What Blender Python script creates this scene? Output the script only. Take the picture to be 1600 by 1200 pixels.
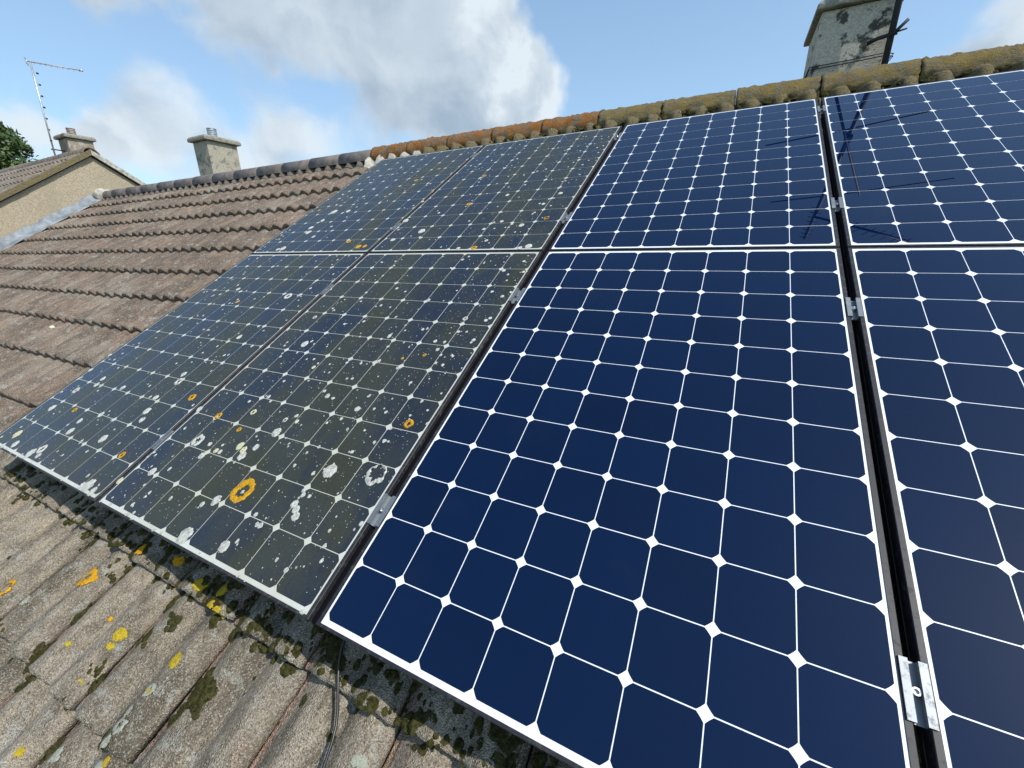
import bpy, bmesh, math, random
import numpy as np
from mathutils import Matrix, Vector, noise as mnoise

# ------------------------------------------------------------------ clear
for _o in list(bpy.data.objects):
    bpy.data.objects.remove(_o)
scene = bpy.context.scene
COL = scene.collection
R = math.radians

# ------------------------------------------------------------------ camera
# roof frame: u along the ridge (world X), v up the slope, n off the glass plane
PITCH = R(30.0)
SP, CP = math.sin(PITCH), math.cos(PITCH)
ROOF = Matrix(((1, 0, 0, 0), (0, CP, -SP, 0), (0, SP, CP, 0), (0, 0, 0, 1)))

def W(u, v, n):
    return ROOF @ Vector((u, v, n))

cam = bpy.data.cameras.new('camera')
cam.sensor_width = 36.0
cam.lens = 14.371
cam.clip_start = 0.02
cam.clip_end = 3000.0
camo = bpy.data.objects.new('camera', cam)
COL.objects.link(camo)
camo.matrix_world = Matrix(((0.893564, -0.129765, 0.429772, 0.69813),
                            (0.448764, 0.284642, -0.847107, -0.43776),
                            (-0.012407, 0.949811, 0.312580, 0.77921),
                            (0, 0, 0, 1)))
scene.camera = camo

# ------------------------------------------------------------------ light
SUN_DIR = (ROOF.to_3x3() @ Vector((0.80, 0.40, 1.0))).normalized()     # towards the sun
sun = bpy.data.lights.new('sun', 'SUN')
sun.energy = 3.5
sun.angle = R(0.53)
sun.color = (1.0, 0.95, 0.87)
suno = bpy.data.objects.new('sun', sun)
COL.objects.link(suno)
suno.rotation_euler = SUN_DIR.to_track_quat('Z', 'Y').to_euler()
suno.location = (6, 0, 14)

scene.view_settings.view_transform = 'Standard'
scene.view_settings.look = 'None'
scene.view_settings.exposure = 0.45
scene.view_settings.gamma = 1.0
scene.render.resolution_x = 1024
scene.render.resolution_y = 768

# ------------------------------------------------------------------ node helper
class NT:
    def __init__(self, tree):
        self.t = tree
        tree.nodes.clear()
    def __call__(self, kind, props=None, **inp):
        n = self.t.nodes.new(kind)
        for k, v in (props or {}).items():
            setattr(n, k, v)
        for k, v in inp.items():
            key = int(k[1:]) if k[0] == 'i' and k[1:].isdigit() else k.replace('_', ' ')
            self.set(n, key, v)
        return n
    def set(self, n, key, v):
        s = n.inputs[key]
        if isinstance(v, bpy.types.NodeSocket):
            self.t.links.new(v, s)
        elif isinstance(v, bpy.types.Node):
            self.t.links.new(v.outputs[0], s)
        else:
            if isinstance(v, tuple) and len(v) == 3 and s.type == 'RGBA':
                v = (*v, 1.0)
            s.default_value = v
    def math(self, op, a, b=0.0, c=None, clamp=False):
        n = self('ShaderNodeMath', {'operation': op, 'use_clamp': clamp}, i0=a, i1=b)
        if c is not None:
            self.set(n, 2, c)
        return n.outputs[0]
    def vmath(self, op, a, b=(0, 0, 0), out=0):
        n = self('ShaderNodeVectorMath', {'operation': op}, i0=a, i1=b)
        return n.outputs[out]
    def ramp(self, v, lo, hi, a=0.0, b=1.0, smooth=True):
        n = self('ShaderNodeMapRange', {'interpolation_type': 'SMOOTHSTEP' if smooth else 'LINEAR'})
        for i, x in enumerate((v, lo, hi, a, b)):
            self.set(n, i, x)
        return n.outputs[0]
    def mix(self, f, a, b, blend='MIX'):
        n = self('ShaderNodeMix', {'data_type': 'RGBA', 'blend_type': blend})
        self.set(n, 0, f); self.set(n, 6, a); self.set(n, 7, b)
        return n.outputs[2]
    def noise(self, vec, scale, detail=4.0, rough=0.55, dist=0.0):
        n = self('ShaderNodeTexNoise', None, Vector=vec, Scale=scale, Detail=detail, Roughness=rough, Distortion=dist)
        return n.outputs[0]
    def vor(self, vec, scale, feature='F1', out=0, rnd=1.0):
        n = self('ShaderNodeTexVoronoi', {'feature': feature}, Vector=vec, Scale=scale, Randomness=rnd)
        return n.outputs[out]

# ------------------------------------------------------------------ world: sky with clouds
world = bpy.data.worlds.new('World')
scene.world = world
world.use_nodes = True
w = NT(world.node_tree)
sky = w('ShaderNodeTexSky', {'sky_type': 'NISHITA', 'sun_disc': False,
                             'sun_elevation': math.asin(SUN_DIR.z),
                             'sun_rotation': math.atan2(SUN_DIR.x, SUN_DIR.y),
                             'air_density': 1.0, 'dust_density': 0.6, 'ozone_density': 1.0})
tc = w('ShaderNodeTexCoord')
d = w.vmath('NORMALIZE', tc.outputs['Generated'])
dz = w('ShaderNodeSeparateXYZ', None, i0=d).outputs[2]
den = w.math('ADD', w.math('MAXIMUM', dz, 0.0), 0.22)
flat = w.vmath('DIVIDE', d, w('ShaderNodeCombineXYZ', None, X=den, Y=den, Z=den).outputs[0])
n1 = w.noise(w.vmath('MULTIPLY', d, (1.0, 1.0, 1.5)), 3.2, 5.0, 0.52, 0.2)
n3 = w.noise(w.vmath('ADD', d, (1.3, 5.1, 2.4)), 5.0, 6.0, 0.58, 0.3)
n2 = w.noise(w.vmath('ADD', d, (7.3, 2.1, 4.4)), 9.0, 7.0, 0.56, 0.3)
warp = w.vmath('ADD', d, w.vmath('MULTIPLY', w.vmath('SUBTRACT',
       w('ShaderNodeTexNoise', None, Vector=d, Scale=6.0, Detail=4.0).outputs[1], (0.5, 0.5, 0.5)), (0.24, 0.24, 0.24)))

def blob(dirv, rad, amp):
    """soft cloud bank round a compass direction of the sky (radius in radians)"""
    c = Vector(dirv).normalized()
    dist = w.vmath('DISTANCE', warp, tuple(c), out=1)
    return w.math('MULTIPLY', w.ramp(dist, rad * 1.1, rad * 0.2), amp)

def addup(l):
    s = l[0]
    for x in l[1:]:
        s = w.math('ADD', s, x)
    return s
BANKS = [((-0.62, 0.66, 0.42), 0.17, 0.75), ((-0.56, 0.74, 0.37), 0.17, 0.80), ((-0.70, 0.56, 0.44), 0.15, 0.70), ((-0.51, 0.80, 0.31), 0.15, 0.80),
         ((-0.50, 0.75, 0.43), 0.13, 0.70), ((-0.42, 0.86, 0.27), 0.13, 0.85), ((-0.38, 0.87, 0.305), 0.09, 0.80), ((-0.77, 0.48, 0.42), 0.14, 0.65), ((-0.81, 0.43, 0.40), 0.12, 0.70), ((-0.75, 0.55, 0.36), 0.11, 0.65), ((-0.845, 0.38, 0.385), 0.08, 0.5), ((-0.60, 0.73, 0.33), 0.13, 0.7),
         ((-0.66, 0.71, 0.255), 0.09, 0.45), ((-0.86, 0.47, 0.19), 0.11, 0.58), ((-0.90, 0.38, 0.18), 0.08, 0.45), ((-0.79, 0.57, 0.20), 0.12, 0.50),
         ((-0.945, 0.26, 0.20), 0.08, 0.75), ((-0.93, 0.34, 0.15), 0.09, 0.70), ((0.34, 0.90, 0.25), 0.14, 0.85), ((0.25, 0.93, 0.235), 0.08, 0.6),
         ((0.50, 0.82, 0.28), 0.20, 0.60), ((-0.385, 0.82, 0.43), 0.05, 0.40), ((-0.72, 0.62, 0.15), 0.14, 0.40),
         ((-0.20, -0.80, 0.35), 0.30, 0.6), ((0.75, -0.50, 0.30), 0.35, 0.6), ((-0.90, -0.35, 0.30), 0.30, 0.6)]
BRIGHT = [((-0.375, 0.875, 0.30), 0.12, 1.2), ((-0.43, 0.84, 0.31), 0.08, 0.6), ((-0.46, 0.80, 0.39), 0.10, 0.55),
          ((-0.47, 0.77, 0.44), 0.10, 0.45), ((-0.945, 0.26, 0.20), 0.12, 0.8), ((-0.93, 0.34, 0.15), 0.12, 0.9),
          ((-0.84, 0.50, 0.20), 0.14, 0.55), ((0.40, 0.87, 0.27), 0.22, 0.6), ((-0.66, 0.60, 0.455), 0.08, 0.35), ((-0.74, 0.62, 0.15), 0.16, 0.6),
          ((-0.20, -0.80, 0.35), 0.30, 0.5), ((0.75, -0.50, 0.30), 0.35, 0.5), ((-0.90, -0.35, 0.30), 0.30, 0.5)]
bank = addup([blob(*b) for b in BANKS])
bright = addup([blob(*b) for b in BRIGHT])
bank = w.math('MINIMUM', bank, 1.15)
dens = w.math('ADD', w.math('ADD', w.math('MULTIPLY', n1, 0.50), w.math('MULTIPLY', n2, 0.42)), w.math('MULTIPLY', bank, 0.52))
cover = w.ramp(dens, 0.51, 0.92)
haze = w.ramp(dz, 0.24, 0.02, 0.0, 0.30)
cover = w.math('MAXIMUM', cover, w.math('MULTIPLY', haze, w.ramp(n2, 0.3, 0.7, 0.5, 1.0)))
lit = w.math('ADD', w.math('MULTIPLY', bright, w.ramp(n2, 0.35, 0.60, 0.30, 0.85)), w.math('ADD', w.ramp(n3, 0.34, 0.68, -0.10, 0.45), w.ramp(n2, 0.40, 0.70, 0.0, 0.20)))
lit = w.math('MINIMUM', w.math('MAXIMUM', w.math('ADD', lit, w.ramp(dens, 1.0, 0.66, 0.0, 0.25)), 0.0), 1.0)
ccol = w.mix(lit, (2.05, 2.65, 3.35), (4.2, 4.7, 5.1))
skycol = w.mix(1.0, sky.outputs[0], (0.90, 1.06, 1.08), 'MULTIPLY')
veil = w.mix(w.ramp(dz, 0.20, 0.90, 0.42, 0.0), skycol, (2.6, 3.6, 4.9))           # thin even haze over the whole sky
allsky = w.mix(cover, veil, ccol)
bg = w('ShaderNodeBackground', None, Color=allsky, Strength=0.135)
w('ShaderNodeOutputWorld', None, Surface=bg)

# ------------------------------------------------------------------ materials
def principled(name):
    m = bpy.data.materials.new(name)
    m.use_nodes = True
    t = NT(m.node_tree)
    b = t('ShaderNodeBsdfPrincipled')
    t('ShaderNodeOutputMaterial', None, Surface=b)
    return m, t, b

def bump(t, h, strength, dist):
    return t('ShaderNodeBump', None, Height=h, Strength=strength, Distance=dist).outputs[0]

def simple(name, col, rough=0.6, metal=0.0, nscale=None, namp=0.25, bscale=None, bdist=0.002):
    m, t, b = principled(name)
    pos = t('ShaderNodeNewGeometry').outputs[0]
    c = col
    if nscale:
        f = t.ramp(t.noise(pos, nscale, 6, 0.6), 0.3, 0.7)
        c = t.mix(f, tuple(x * (1 - namp) for x in col), tuple(min(1, x * (1 + namp)) for x in col))
    t.set(b, 'Base Color', c)
    t.set(b, 'Roughness', rough)
    t.set(b, 'Metallic', metal)
    if bscale:
        t.set(b, 'Normal', bump(t, t.noise(pos, bscale, 5, 0.65), 0.8, bdist))
    return m

def roofpos(t, rnd=True):
    pos = t('ShaderNodeNewGeometry').outputs[0]
    mp = t('ShaderNodeVectorRotate', {'rotation_type': 'X_AXIS'}, Vector=pos, Angle=-PITCH)
    return mp.outputs[0]

def tile_material(name, warm, dark, pinkamt, channel=True):
    m, t, b = principled(name)
    p0 = roofpos(t)
    rnd = t('ShaderNodeObjectInfo').outputs['Random']
    off = t('ShaderNodeCombineXYZ', None, X=t.math('MULTIPLY', rnd, 13.7), Y=t.math('MULTIPLY', rnd, 5.3), Z=0.0)
    p = t.vmath('ADD', p0, off)
    stretch = t.vmath('MULTIPLY', p, (1.0, 0.45, 1.0))
    big = t.noise(p, 6.0, 5, 0.6)
    mid = t.noise(stretch, 26.0, 6, 0.65)
    fine = t.noise(p, 190.0, 4, 0.7)
    grain = t.vor(p, 330.0)
    grainc = t.vor(p, 330.0, out=1)
    base = t.mix(t.ramp(mid, 0.32, 0.68), warm, tuple(x * 0.50 for x in warm))
    base = t.mix(t.math('MULTIPLY', t.ramp(rnd, 0.0, 1.0), 0.45), base, dark)
    tone = t.noise(p0, 1.3, 4, 0.6)
    base = t.mix(t.ramp(tone, 0.50, 0.66, 0.0, 0.45), base, (0.44, 0.39, 0.31))
    base = t.mix(t.ramp(tone, 0.46, 0.32, 0.0, 0.50), base, (0.16, 0.145, 0.13))
    # sooty algae in irregular patches, longer down the slope than across
    alg = t.ramp(t.noise(t.vmath('MULTIPLY', p0, (1.0, 0.35, 1.0)), 7.0, 7, 0.62, 0.6), 0.48, 0.60)
    base = t.mix(t.math('MULTIPLY', alg, 0.68), base, dark)
    # raw pinkish concrete where the face has worn
    pk = t.ramp(t.noise(t.vmath('MULTIPLY', p, (1.0, 0.3, 1.0)), 14.0, 5, 0.6), 0.60, 0.72)
    base = t.mix(t.math('MULTIPLY', pk, pinkamt), base, (0.36, 0.225, 0.16))
    # iron-stained concrete in the side channel of every tile
    lx = t('ShaderNodeSeparateXYZ', None, i0=t('ShaderNodeTexCoord').outputs['Object']).outputs[0]
    chn = 0.0 if not channel else t.math('MULTIPLY', t.ramp(lx, 0.030, 0.016), t.ramp(mid, 0.30, 0.55, 0.25, 0.95))
    base = t.mix(chn, base, (0.42, 0.235, 0.155))
    # pale crustose lichen
    pl = t.ramp(t.noise(p, 21.0, 7, 0.72), 0.54, 0.64)
    base = t.mix(t.math('MULTIPLY', pl, 0.60), base, (0.50, 0.50, 0.44))
    # exposed aggregate: light and dark grains
    lum = t('ShaderNodeSeparateColor', None, i0=grainc).outputs[0]
    base = t.mix(t.math('MULTIPLY', t.ramp(lum, 0.70, 0.95), 0.50), base, (0.62, 0.57, 0.48))
    base = t.mix(t.math('MULTIPLY', t.ramp(lum, 0.30, 0.05), 0.55), base, (0.06, 0.055, 0.045))
    base = t.mix(t.ramp(fine, 0.38, 0.66, 0.0, 0.32), base, (0.10, 0.09, 0.075))
    t.set(b, 'Base Color', base)
    t.set(b, 'Roughness', 0.92)
    t.set(b, 'Specular IOR Level', 0.25)
    h = t.math('ADD', t.math('MULTIPLY', grain, 0.9), t.math('ADD', t.math('MULTIPLY', fine, 0.8), t.math('MULTIPLY', mid, 1.6)))
    t.set(b, 'Normal', bump(t, h, 1.0, 0.006))
    return m

M = {}
M['tile'] = tile_material('weathered_concrete_tile', (0.52, 0.435, 0.32), (0.095, 0.08, 0.05), 0.55)
M['tile_far'] = tile_material('weathered_far_tile', (0.36, 0.285, 0.22), (0.13, 0.10, 0.08), 0.75, False)
M['tile_left'] = tile_material('weathered_brown_tile', (0.385, 0.265, 0.185), (0.115, 0.085, 0.062), 0.9)

def cell_material():
    m, t, b = principled('silicon_cell_under_glass')
    rnd = t('ShaderNodeObjectInfo').outputs['Random']
    p = roofpos(t)
    c = t.mix(rnd, (0.0002, 0.0052, 0.0265), (0.0004, 0.0078, 0.037))
    c = t.mix(t.ramp(t.noise(p, 5.0, 3), 0.3, 0.7, 0.0, 0.5), c, (0.0003, 0.0074, 0.033))
    t.set(b, 'Base Color', c)
    t.set(b, 'Roughness', 0.5)
    t.set(b, 'Specular IOR Level', 0.0)
    t.set(b, 'Coat Weight', 1.0)
    t.set(b, 'Coat Roughness', 0.004)
    t.set(b, 'Coat IOR', 1.5)
    return m
M['cell'] = cell_material()

def sheet_material(name, col):
    m, t, b = principled(name)
    t.set(b, 'Base Color', col)
    t.set(b, 'Roughness', 0.5)
    t.set(b, 'Coat Weight', 1.0)
    t.set(b, 'Coat Roughness', 0.004)
    t.set(b, 'Coat IOR', 1.5)
    return m
M['sheet'] = sheet_material('white_backsheet_under_glass', (0.80, 0.82, 0.84))

def dirty(name, clean, cell):
    """the same laminate under a film of algae and grime"""
    m, t, b = principled(name)
    p = roofpos(t)
    st = t.vmath('MULTIPLY', p, (1.0, 0.40, 1.0))
    a = t.noise(st, 3.2, 6, 0.6, 0.4)
    c2 = t.noise(st, 22.0, 5, 0.65)
    fine = t.noise(p, 160.0, 4, 0.7)
    film = t.math('ADD', t.ramp(a, 0.36, 0.64, 0.38, 1.0), t.ramp(c2, 0.3, 0.7, -0.14, 0.14), clamp=True)
    col = t.mix(t.ramp(t.noise(p, 4.3, 4, 0.6), 0.35, 0.65), (0.046, 0.046, 0.018), (0.045, 0.049, 0.034))
    col = t.mix(t.ramp(fine, 0.45, 0.75, 0.0, 0.35), col, (0.10, 0.105, 0.09))
    if cell:
        rnd = t('ShaderNodeObjectInfo').outputs['Random']
        base = t.mix(t.math('MULTIPLY', film, 0.80), t.mix(rnd, (0.003, 0.010, 0.034), (0.005, 0.014, 0.045)), col)
    else:
        base = t.mix(t.math('MULTIPLY', film, 0.55), clean, (0.38, 0.37, 0.27))
    spk = t.vor(p, 120.0)
    spc = t('ShaderNodeSeparateColor', None, i0=t.vor(p, 120.0, out=1)).outputs[1]
    dots = t.math('MULTIPLY', t.ramp(spk, 0.20, 0.10), t.ramp(spc, 0.80, 0.86))
    base = t.mix(t.math('MULTIPLY', dots, 0.85), base, (0.55, 0.55, 0.48))
    t.set(b, 'Base Color', base)
    t.set(b, 'Roughness', 0.6)
    t.set(b, 'Specular IOR Level', 0.0)
    t.set(b, 'Coat Weight', t.math('SUBTRACT', 1.0, t.math('MULTIPLY', film, 0.42)))
    t.set(b, 'Coat Roughness', t.math('ADD', 0.03, t.math('MULTIPLY', film, 0.11)))
    t.set(b, 'Coat IOR', 1.5)
    return m
M['cell_dirty'] = dirty('silicon_cell_under_grimy_glass', None, True)
M['sheet_dirty'] = dirty('white_backsheet_under_grimy_glass', (0.56, 0.57, 0.52), False)

def frame_material(name, col, rough, dirtamt, met=0.75):
    m, t, b = principled(name)
    p = roofpos(t)
    f = t.ramp(t.noise(p, 60.0, 6, 0.7), 0.50, 0.70)
    c = t.mix(t.math('MULTIPLY', f, dirtamt), col, (0.36, 0.34, 0.28))
    t.set(b, 'Base Color', c)
    t.set(b, 'Metallic', t.math('SUBTRACT', met, t.math('MULTIPLY', f, dirtamt * met)))
    t.set(b, 'Roughness', t.math('ADD', rough, t.math('MULTIPLY', f, 0.3)))
    return m
M['frame'] = frame_material('black_anodised_aluminium', (0.012, 0.012, 0.016), 0.5, 0.10, 0.0)
M['frame_dirty'] = frame_material('grimy_anodised_aluminium', (0.016, 0.016, 0.019), 0.55, 0.14, 0.0)
M['alu'] = frame_material('mill_finish_aluminium', (0.24, 0.26, 0.275), 0.48, 0.2, 0.7)
M['steel'] = simple('bolt_steel', (0.65, 0.63, 0.58), 0.28, 1.0, 300, 0.2)
M['back'] = simple('junction_back', (0.05, 0.05, 0.055), 0.7)
M['cable'] = simple('black_cable', (0.018, 0.018, 0.02), 0.38)

def lichen_material(name, a, bcol, c):
    m, t, b = principled(name)
    p = t('ShaderNodeNewGeometry').outputs[0]
    f = t.noise(p, 130.0, 6, 0.7)
    g = t.noise(p, 420.0, 4, 0.7)
    col = t.mix(t.ramp(f, 0.35, 0.62), a, bcol)
    col = t.mix(t.ramp(g, 0.50, 0.66, 0.0, 0.75), col, c)
    col = t.mix(t.ramp(t.noise(p, 75.0, 5, 0.7), 0.52, 0.62, 0.0, 0.6), col, c)
    t.set(b, 'Base Color', col)
    t.set(b, 'Roughness', 0.95)
    t.set(b, 'Specular IOR Level', 0.1)
    t.set(b, 'Normal', bump(t, t.math('ADD', f, g), 1.0, 0.004))
    return m
M['lw'] = lichen_material('white_crust_lichen', (0.50, 0.51, 0.46), (0.68, 0.68, 0.63), (0.24, 0.23, 0.19))
M['lo'] = lichen_material('orange_lichen', (0.58, 0.28, 0.012), (0.72, 0.40, 0.02), (0.26, 0.13, 0.03))
M['lp'] = lichen_material('pale_yellow_lichen', (0.58, 0.56, 0.36), (0.70, 0.68, 0.46), (0.32, 0.29, 0.16))
M['ly'] = lichen_material('yellow_lichen', (0.44, 0.31, 0.02), (0.58, 0.43, 0.03), (0.22, 0.18, 0.06))
M['lg'] = lichen_material('grey_green_lichen', (0.34, 0.36, 0.29), (0.44, 0.46, 0.38), (0.22, 0.22, 0.17))

def moss_material():
    m, t, b = principled('cushion_moss')
    p = t('ShaderNodeNewGeometry').outputs[0]
    f = t.noise(p, 90.0, 6, 0.7)
    g = t.noise(p, 14.0, 4, 0.6)
    col = t.mix(t.ramp(f, 0.35, 0.66), (0.026, 0.028, 0.010), (0.105, 0.10, 0.036))
    col = t.mix(t.ramp(g, 0.5, 0.68, 0.0, 0.7), col, (0.07, 0.058, 0.03))
    t.set(b, 'Base Color', col)
    t.set(b, 'Roughness', 1.0)
    t.set(b, 'Specular IOR Level', 0.05)
    t.set(b, 'Normal', bump(t, t.noise(p, 320.0, 4, 0.7), 1.0, 0.006))
    return m
M['moss'] = moss_material()

def ridge_material(name, ca, cb, cc, lo, hi):
    m, t, b = principled(name)
    p = t('ShaderNodeNewGeometry').outputs[0]
    f = t.noise(p, 16.0, 6, 0.65)
    g = t.noise(p, 70.0, 6, 0.7)
    h = t.noise(p, 260.0, 4, 0.7)
    col = t.mix(t.ramp(f, lo, hi), ca, cb)
    col = t.mix(t.ramp(g, 0.52, 0.66, 0.0, 0.75), col, cc)
    col = t.mix(t.ramp(h, 0.52, 0.72, 0.0, 0.6), col, (0.12, 0.10, 0.07))
    t.set(b, 'Base Color', col)
    t.set(b, 'Roughness', 0.95)
    t.set(b, 'Specular IOR Level', 0.15)
    t.set(b, 'Normal', bump(t, t.math('ADD', t.math('MULTIPLY', g, 1.6), h), 1.0, 0.022))
    return m
M['ridge_dark'] = simple('dark_grey_ridge', (0.14, 0.12, 0.11), 0.8, 0.0, 12, 0.35, 120, 0.002)
M['ridge_orange'] = ridge_material('orange_lichen_ridge', (0.48, 0.20, 0.05), (0.30, 0.24, 0.17), (0.30, 0.24, 0.15), 0.44, 0.60)
M['ridge_olive'] = ridge_material('olive_lichen_ridge', (0.36, 0.28, 0.10), (0.27, 0.24, 0.165), (0.36, 0.20, 0.06), 0.40, 0.60)
M['mortar'] = simple('pale_mortar', (0.40, 0.375, 0.32), 0.95, 0, 18, 0.35, 60, 0.008)
M['mortar_mossy'] = ridge_material('mossy_mortar', (0.33, 0.26, 0.12), (0.30, 0.26, 0.17), (0.10, 0.095, 0.04), 0.4, 0.6)
M['lead'] = simple('weathered_lead', (0.19, 0.215, 0.24), 0.6, 0.0, 7, 0.4, 22, 0.02)

def render_material(name, base, stain, amt, scale):
    m, t, b = principled(name)
    p = t('ShaderNodeNewGeometry').outputs[0]
    f = t.noise(p, scale, 7, 0.66, 0.5)
    g = t.noise(p, 75.0, 5, 0.7)
    grain = t('ShaderNodeSeparateColor', None, i0=t.vor(p, 110.0, out=1)).outputs[0]
    col = t.mix(t.ramp(g, 0.3, 0.7), tuple(x * 0.78 for x in base), tuple(min(1, x * 1.15) for x in base))
    col = t.mix(t.ramp(grain, 0.6, 1.0, 0.0, 0.4), col, tuple(x * 0.45 for x in base))
    col = t.mix(t.math('MULTIPLY', t.ramp(f, 0.53, 0.60), amt), col, stain)
    t.set(b, 'Base Color', col)
    t.set(b, 'Roughness', 0.95)
    t.set(b, 'Specular IOR Level', 0.15)
    t.set(b, 'Normal', bump(t, t.math('ADD', g, grain), 0.8, 0.006))
    return m
M['chim_big'] = render_material('stained_roughcast', (0.54, 0.50, 0.41), (0.04, 0.04, 0.037), 0.9, 11.0)
M['chim_left'] = render_material('buff_roughcast', (0.42, 0.385, 0.305), (0.17, 0.16, 0.14), 0.75, 9.0)
M['chim_nb'] = render_material('brown_roughcast', (0.34, 0.28, 0.21), (0.46, 0.43, 0.37), 0.8, 8.0)
M['gable'] = render_material('buff_pebbledash', (0.47, 0.395, 0.285), (0.36, 0.31, 0.23), 0.45, 2.2)
M['cap'] = render_material('weathered_cap_stone', (0.30, 0.29, 0.235), (0.10, 0.10, 0.085), 0.6, 9.0)
M['wallpaint'] = render_material('cream_render', (0.55, 0.50, 0.40), (0.36, 0.33, 0.27), 0.3, 1.5)
M['timber'] = simple('grey_timber', (0.16, 0.15, 0.135), 0.8, 0, 9, 0.3)
M['galv'] = simple('galvanised_steel', (0.52, 0.53, 0.55), 0.42, 0.8, 40, 0.25)
M['rust'] = simple('rusty_aluminium', (0.42, 0.33, 0.29), 0.5, 0.5, 30, 0.3)
M['darkmetal'] = simple('dark_weathered_metal', (0.022, 0.024, 0.030), 0.6, 0.1, 40, 0.3)
M['bark'] = simple('bark', (0.10, 0.08, 0.06), 0.95, 0, 8, 0.3, 30, 0.02)
M['gutter'] = simple('black_plastic', (0.03, 0.03, 0.032), 0.4)
M['gap_shade'] = simple('gap_shade_black', (0.005, 0.005, 0.007), 0.8)  # near-black for the added strip that stands for shade in the panel gap
M['gap_shade'].node_tree.nodes['Principled BSDF'].inputs['Specular IOR Level'].default_value = 0.08
M['mortar_dark'] = simple('shadow_line_mortar', (0.13, 0.11, 0.09), 0.95, 0, 18, 0.35, 60, 0.008)  # bedding coloured dark to stand for the shadow line beneath the dark ridge
M['deck'] = simple('roofing_felt', (0.035, 0.033, 0.03), 0.95)

def leaf_material():
    m, t, b = principled('leaf')
    p = t('ShaderNodeNewGeometry').outputs[0]
    f = t.noise(p, 2.2, 4, 0.6)
    c = t.mix(t.ramp(f, 0.35, 0.65), (0.045, 0.085, 0.022), (0.085, 0.125, 0.035))
    t.set(b, 'Base Color', c)
    t.set(b, 'Roughness', 0.55)
    return m
M['leaf'] = leaf_material()

def ground_material():
    m, t, b = principled('rough_grass')
    p = t('ShaderNodeNewGeometry').outputs[0]
    f = t.noise(p, 0.6, 6, 0.6)
    g = t.noise(p, 9.0, 6, 0.7)
    c = t.mix(t.ramp(f, 0.35, 0.65), (0.055, 0.085, 0.025), (0.10, 0.11, 0.045))
    c = t.mix(t.ramp(g, 0.5, 0.75, 0, 0.5), c, (0.12, 0.10, 0.06))
    t.set(b, 'Base Color', c)
    t.set(b, 'Roughness', 1.0)
    return m
M['ground'] = ground_material()

# ------------------------------------------------------------------ object helpers
WM = {}
def link(o, parent=None, mw=None):
    mw = mw.copy() if mw is not None else Matrix.Identity(4)
    COL.objects.link(o)
    if parent is not None:
        o.parent = parent
        o.matrix_parent_inverse = WM[parent.name].inverted()
    o.matrix_basis = mw
    WM[o.name] = mw
    return o

def mesh(name, verts, faces, m, smooth=False):
    me = bpy.data.meshes.new(name)
    me.from_pydata([tuple(v) for v in verts], [], faces)
    if m is not None:
        me.materials.append(m)
    if smooth:
        me.polygons.foreach_set('use_smooth', [True] * len(me.polygons))
    me.update()
    return me

def recalc(me):
    bm = bmesh.new(); bm.from_mesh(me)
    bmesh.ops.recalc_face_normals(bm, faces=bm.faces)
    bm.to_mesh(me); bm.free()
    return me

def obj(name, me, parent=None, mw=None):
    return link(bpy.data.objects.new(name, me), parent, mw)

def thing(name, label, cat, mw=None, group=None):
    o = link(bpy.data.objects.new(name, None), None, mw)
    o.empty_display_size = 0.1
    return tag(o, label, cat, group)

def tag(o, label, cat, group=None):
    o['label'] = label
    o['category'] = cat
    if group:
        o['group'] = group
    return o

class MB:
    """collects boxes, prisms and tubes into one mesh"""
    def __init__(self):
        self.v, self.f = [], []
    def add(self, vs, fs):
        b = len(self.v)
        self.v += [Vector(x) for x in vs]
        self.f += [tuple(i + b for i in f) for f in fs]
        return self
    def box(self, a, b):
        x0, y0, z0 = a; x1, y1, z1 = b
        return self.add([(x0, y0, z0), (x1, y0, z0), (x1, y1, z0), (x0, y1, z0), (x0, y0, z1), (x1, y0, z1), (x1, y1, z1), (x0, y1, z1)],
                        [(0, 3, 2, 1), (4, 5, 6, 7), (0, 1, 5, 4), (1, 2, 6, 5), (2, 3, 7, 6), (3, 0, 4, 7)])
    def tube(self, pts, r, seg=8, cap=True):
        pts = [Vector(p) for p in pts]
        rr = r if isinstance(r, (list, tuple)) else [r] * len(pts)
        vs, fs = [], []
        up = None
        for i, p in enumerate(pts):
            dr = (pts[min(i + 1, len(pts) - 1)] - pts[max(i - 1, 0)]).normalized()
            if up is None:
                up = Vector((0, 0, 1)) if abs(dr.z) < 0.9 else Vector((1, 0, 0))
            a = dr.cross(up).normalized(); bb = a.cross(dr).normalized()
            up = bb
            for k in range(seg):
                t = 2 * math.pi * k / seg
                vs.append(p + (a * math.cos(t) + bb * math.sin(t)) * rr[i])
        for i in range(len(pts) - 1):
            for k in range(seg):
                k2 = (k + 1) % seg
                fs.append((i * seg + k, i * seg + k2, (i + 1) * seg + k2, (i + 1) * seg + k))
        if cap:
            fs.append(tuple(range(seg))[::-1]); fs.append(tuple(range((len(pts) - 1) * seg, len(pts) * seg)))
        return self.add(vs, fs)
    def prism(self, poly, axis, a, b):
        """poly: 2-D points in the two other axes, extruded along axis from a to b"""
        def mk(p, t):
            q = [0, 0, 0]; q[axis] = t
            o = [i for i in range(3) if i != axis]
            q[o[0]], q[o[1]] = p
            return q
        n = len(poly)
        return self.add([mk(p, a) for p in poly] + [mk(p, b) for p in poly],
                        [tuple(range(n))[::-1], tuple(range(n, 2 * n))] + [(i, (i + 1) % n, n + (i + 1) % n, n + i) for i in range(n)])
    def me(self, name, m, smooth=False):
        return recalc(mesh(name, self.v, self.f, m, smooth))

def part(name, mb, m, parent, mw=None, smooth=False):
    return obj(name, mb.me(name, m, smooth), parent, mw)
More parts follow.
